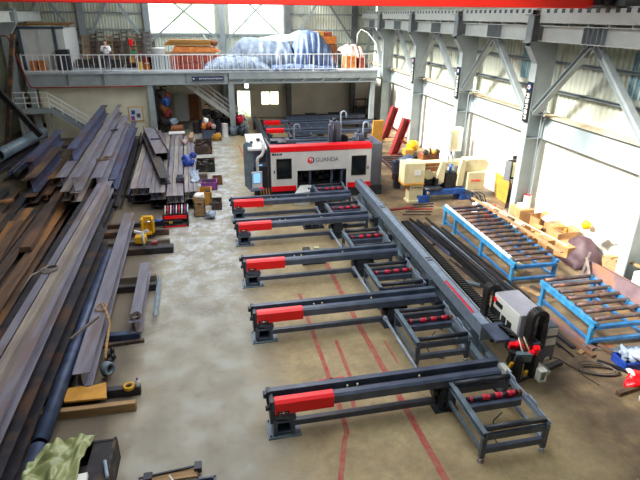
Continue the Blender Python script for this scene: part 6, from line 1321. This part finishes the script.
# bins, buckets and parts on the floor near the front edge
random.seed(11)
rowA = [(-2.75, 34.0, .5, .6, 'junk', 'dark machine casing'), (-2.2, 33.8, .45, .5, 'slate_dark', 'blue grey drum pair'), (-1.75, 34.5, .35, .7, 'junk', 'black bin'), (-.85, 33.6, .7, .55, 'slate', 'grey blue tote of orange parts'), (-.1, 33.9, .4, .6, 'junk', 'black oil drum')]
crate(-2.75, 33.8, 0, .55, .6, .8, 'junk', 'dark crate with silver sacks at the far end of the bundles', fill=5)
mb = MB(); mb.blob((-2.75, 33.7, 1.0), (.28, .26, .24), 71, .3, 3); tag(mb.build('grey_sack', 'teal'), 'silver grey sack on the dark crate', 'bag')
crate(-.65, 33.4, 0, .85, .6, .55, 'slate', 'grey blue tote heaped with orange and white parts', fill=3)
for k, (x, y, z, r, mt) in enumerate(((-.95, 33.4, .75, .2, 'orange'), (-.6, 33.4, .78, .2, 'crate_red'), (-.35, 33.3, .72, .17, 'pinksheet'), (-.8, 33.7, 1.0, .2, 'paper'), (-.5, 33.8, .95, .18, 'junk'))):
    mb = MB(); mb.blob((x, y, z), (r, r, r * 1.1), 80 + k, .35, 2); tag(mb.build('parts_bag', mt), ['orange', 'brick red', 'pale pink', 'white', 'dark'][k] + ' bag in the heap over the grey blue tote', 'bag')
mb = MB(); mb.blob((-.15, 32.7, .2), (.35, .3, .22), 91, .4, 3); tag(mb.build('tan_sack', 'mustard'), 'tan sack lying on the floor before the tote', 'bag')
can(.35, 33.6, 0, .2, .85, 'white', 'white', 'tall white drum in front of the black bins', 'drum', 'drum')
for k in range(7):
    x = -1.5 + .38 * (k % 7); y = 35.0 + .25 * (k % 2)
    can(x if abs(x + .75) > .25 else x, y if abs(x + .75) > .5 else 35.2, 0, .2, .7 + .12 * (k % 3), ['junk', 'slate_dark', 'dark'][k % 3], 'junk', 'dark drum in the row below the staircase, %s from the left' % ['first', 'second', 'third', 'fourth', 'fifth', 'sixth', 'seventh'][k], 'drum', 'drum')
for k in range(8):
    x = .25 + .2 * k; mb = MB(); mb.blob((x, 33.9 + .22 * (k % 3), .32), (.22, .25, .3), 100 + k, .3, 2); tag(mb.build('waste_sack', ['slate', 'junk', 'slate_dark', 'teal'][k % 4]), 'waste sack in the pile around the foot of the right mezzanine column', 'bag', 'waste sacks around the right mezzanine column')
for k, (x, y, z, mt, nm) in enumerate(((.6, 36.6, 1.0, 'green', 'green'), (1.35, 35.2, .8, 'pink', 'crimson'), (.0, 35.6, 1.0, 'junk', 'black'), (-.3, 37.0, .9, 'dark', 'dark'))):
    mb = MB(); mb.blob((x, y, z), (.28, .25, .3), 120 + k, .3, 2); tag(mb.build('hanging_coat', mt), nm + ' work coat heaped below the staircase', 'coat')
for k in range(5):
    carton(-.2 + .45 * k, 36.9, 0, .42, .5, .8 + .1 * (k % 2), 'dark case in the second row below the staircase, %s from the left' % ['first', 'second', 'third', 'fourth', 'fifth'][k], mt=['junk', 'slate_dark'][k % 2], name='storage_case')
# dark case on trolley at the back right
o = T('welding_cart', 'dark wire cart standing by the back wall right of the rear outfeed arms', 'cart', (10.6, 38.5, 0)); mb = MB()
for x in (10.1, 11.0):
    for y in (38.2, 38.8): mb.box(x, x + .06, y, y + .06, 0, 1.5)
for z in (.3, .9, 1.45): mb.box(10.1, 11.06, 38.2, 38.86, z, z + .04)
mb.build('frame', 'dark', o); MB().box(10.2, 10.9, 38.3, 38.7, .34, .8).build('case', 'slate_dark', o)
for k in range(5):
    carton(5.9 + .9 * k, 38.8, 0, .8, .6, .35 + .1 * (k % 2), 'dark low case by the back wall, %s from the left' % ['first', 'second', 'third', 'fourth', 'fifth'][k], mt='junk', name='storage_case')
# outside: trees beyond the windows
M['leaf'] = mat('sunlit leaves', sh(238, 246, 222), .8, 0, sh(196, 220, 170), 5, .45)  # near-white leaves, overexposed daylight and haze put into the colour
M['bark'] = mat('bark', sh(90, 70, 55), .9)
for k, (x, y, r, h) in enumerate(((-8.5, 60, 3.0, 5.6), (-2.2, 66, 2.8, 7.4), (3.2, 61, 2.2, 6.0), (8.5, 64, 3.0, 5.6))):
    o = T('tree', ['leafy tree outside, leftmost behind the bright upper windows', 'leafy tree outside behind the left bright window', 'leafy tree outside behind the right bright window', 'rightmost leafy tree outside behind the back wall'][k], 'tree', (x, y, 0))
    MB().blob((x, y, h), (r, r, r * .8), k + 3, .22, 4, freq=2.6).build('crown', 'leaf', o); MB().tube((x, y, 0), (x, y, h), .3, 10, .18).build('trunk', 'bark', o)
struct(MB().box(-60, 60, 41.2, 90, -.5, -.1), 'ground', 'leaf')
# lower left wall items
o = T('wall_window_panel', 'bright yellow green side window panel at the far left', 'window', (-12.9, 33, 1)); MB().box(-12.92, -12.88, 30.5, 33.0, .8, 2.6).build('pane', 'cream', o)
# ================================================================ LIGHT AND CAMERA
w = bpy.data.worlds.new('sky'); sc.world = w; w.use_nodes = True
bg = w.node_tree.nodes['Background']; bg.inputs[0].default_value = (.93, .97, 1.0, 1); bg.inputs[1].default_value = 2.6
ld = bpy.data.lights.new('sun', 'SUN'); ld.energy = 10; ld.angle = .25; ld.color = (1, .95, .86)
lo = bpy.data.objects.new('sun', ld); COL.objects.link(lo)
lo.rotation_euler = Vector((.76, .12, -.64)).to_track_quat('-Z', 'Y').to_euler()
cd = bpy.data.cameras.new('camera'); co = bpy.data.objects.new('camera', cd); COL.objects.link(co)
P_, Y_, R_ = math.radians(23.45), math.radians(11.1), math.radians(.55)
fw = Vector((math.sin(Y_) * math.cos(P_), math.cos(Y_) * math.cos(P_), -math.sin(P_)))
r0 = Vector((math.cos(Y_), -math.sin(Y_), 0)); u0 = r0.cross(fw)
rt = r0 * math.cos(R_) + u0 * math.sin(R_); up = -r0 * math.sin(R_) + u0 * math.cos(R_)
co.matrix_world = Matrix(((rt.x, up.x, -fw.x, 0), (rt.y, up.y, -fw.y, 0), (rt.z, up.z, -fw.z, 7.2), (0, 0, 0, 1)))
cd.sensor_width = 36; cd.lens = 517.6 / 640 * 36; cd.clip_end = 300
sc.camera = co
sc.view_settings.view_transform = 'Standard'; sc.view_settings.look = 'None'; sc.view_settings.gamma = 1; sc.view_settings.exposure = EXPO
sc.cycles.use_denoising = True; sc.cycles.max_bounces = 6; sc.cycles.diffuse_bounces = 4
for o in bpy.data.objects:
    for k in ('_l', '_r'):
        if k in o: del o[k]
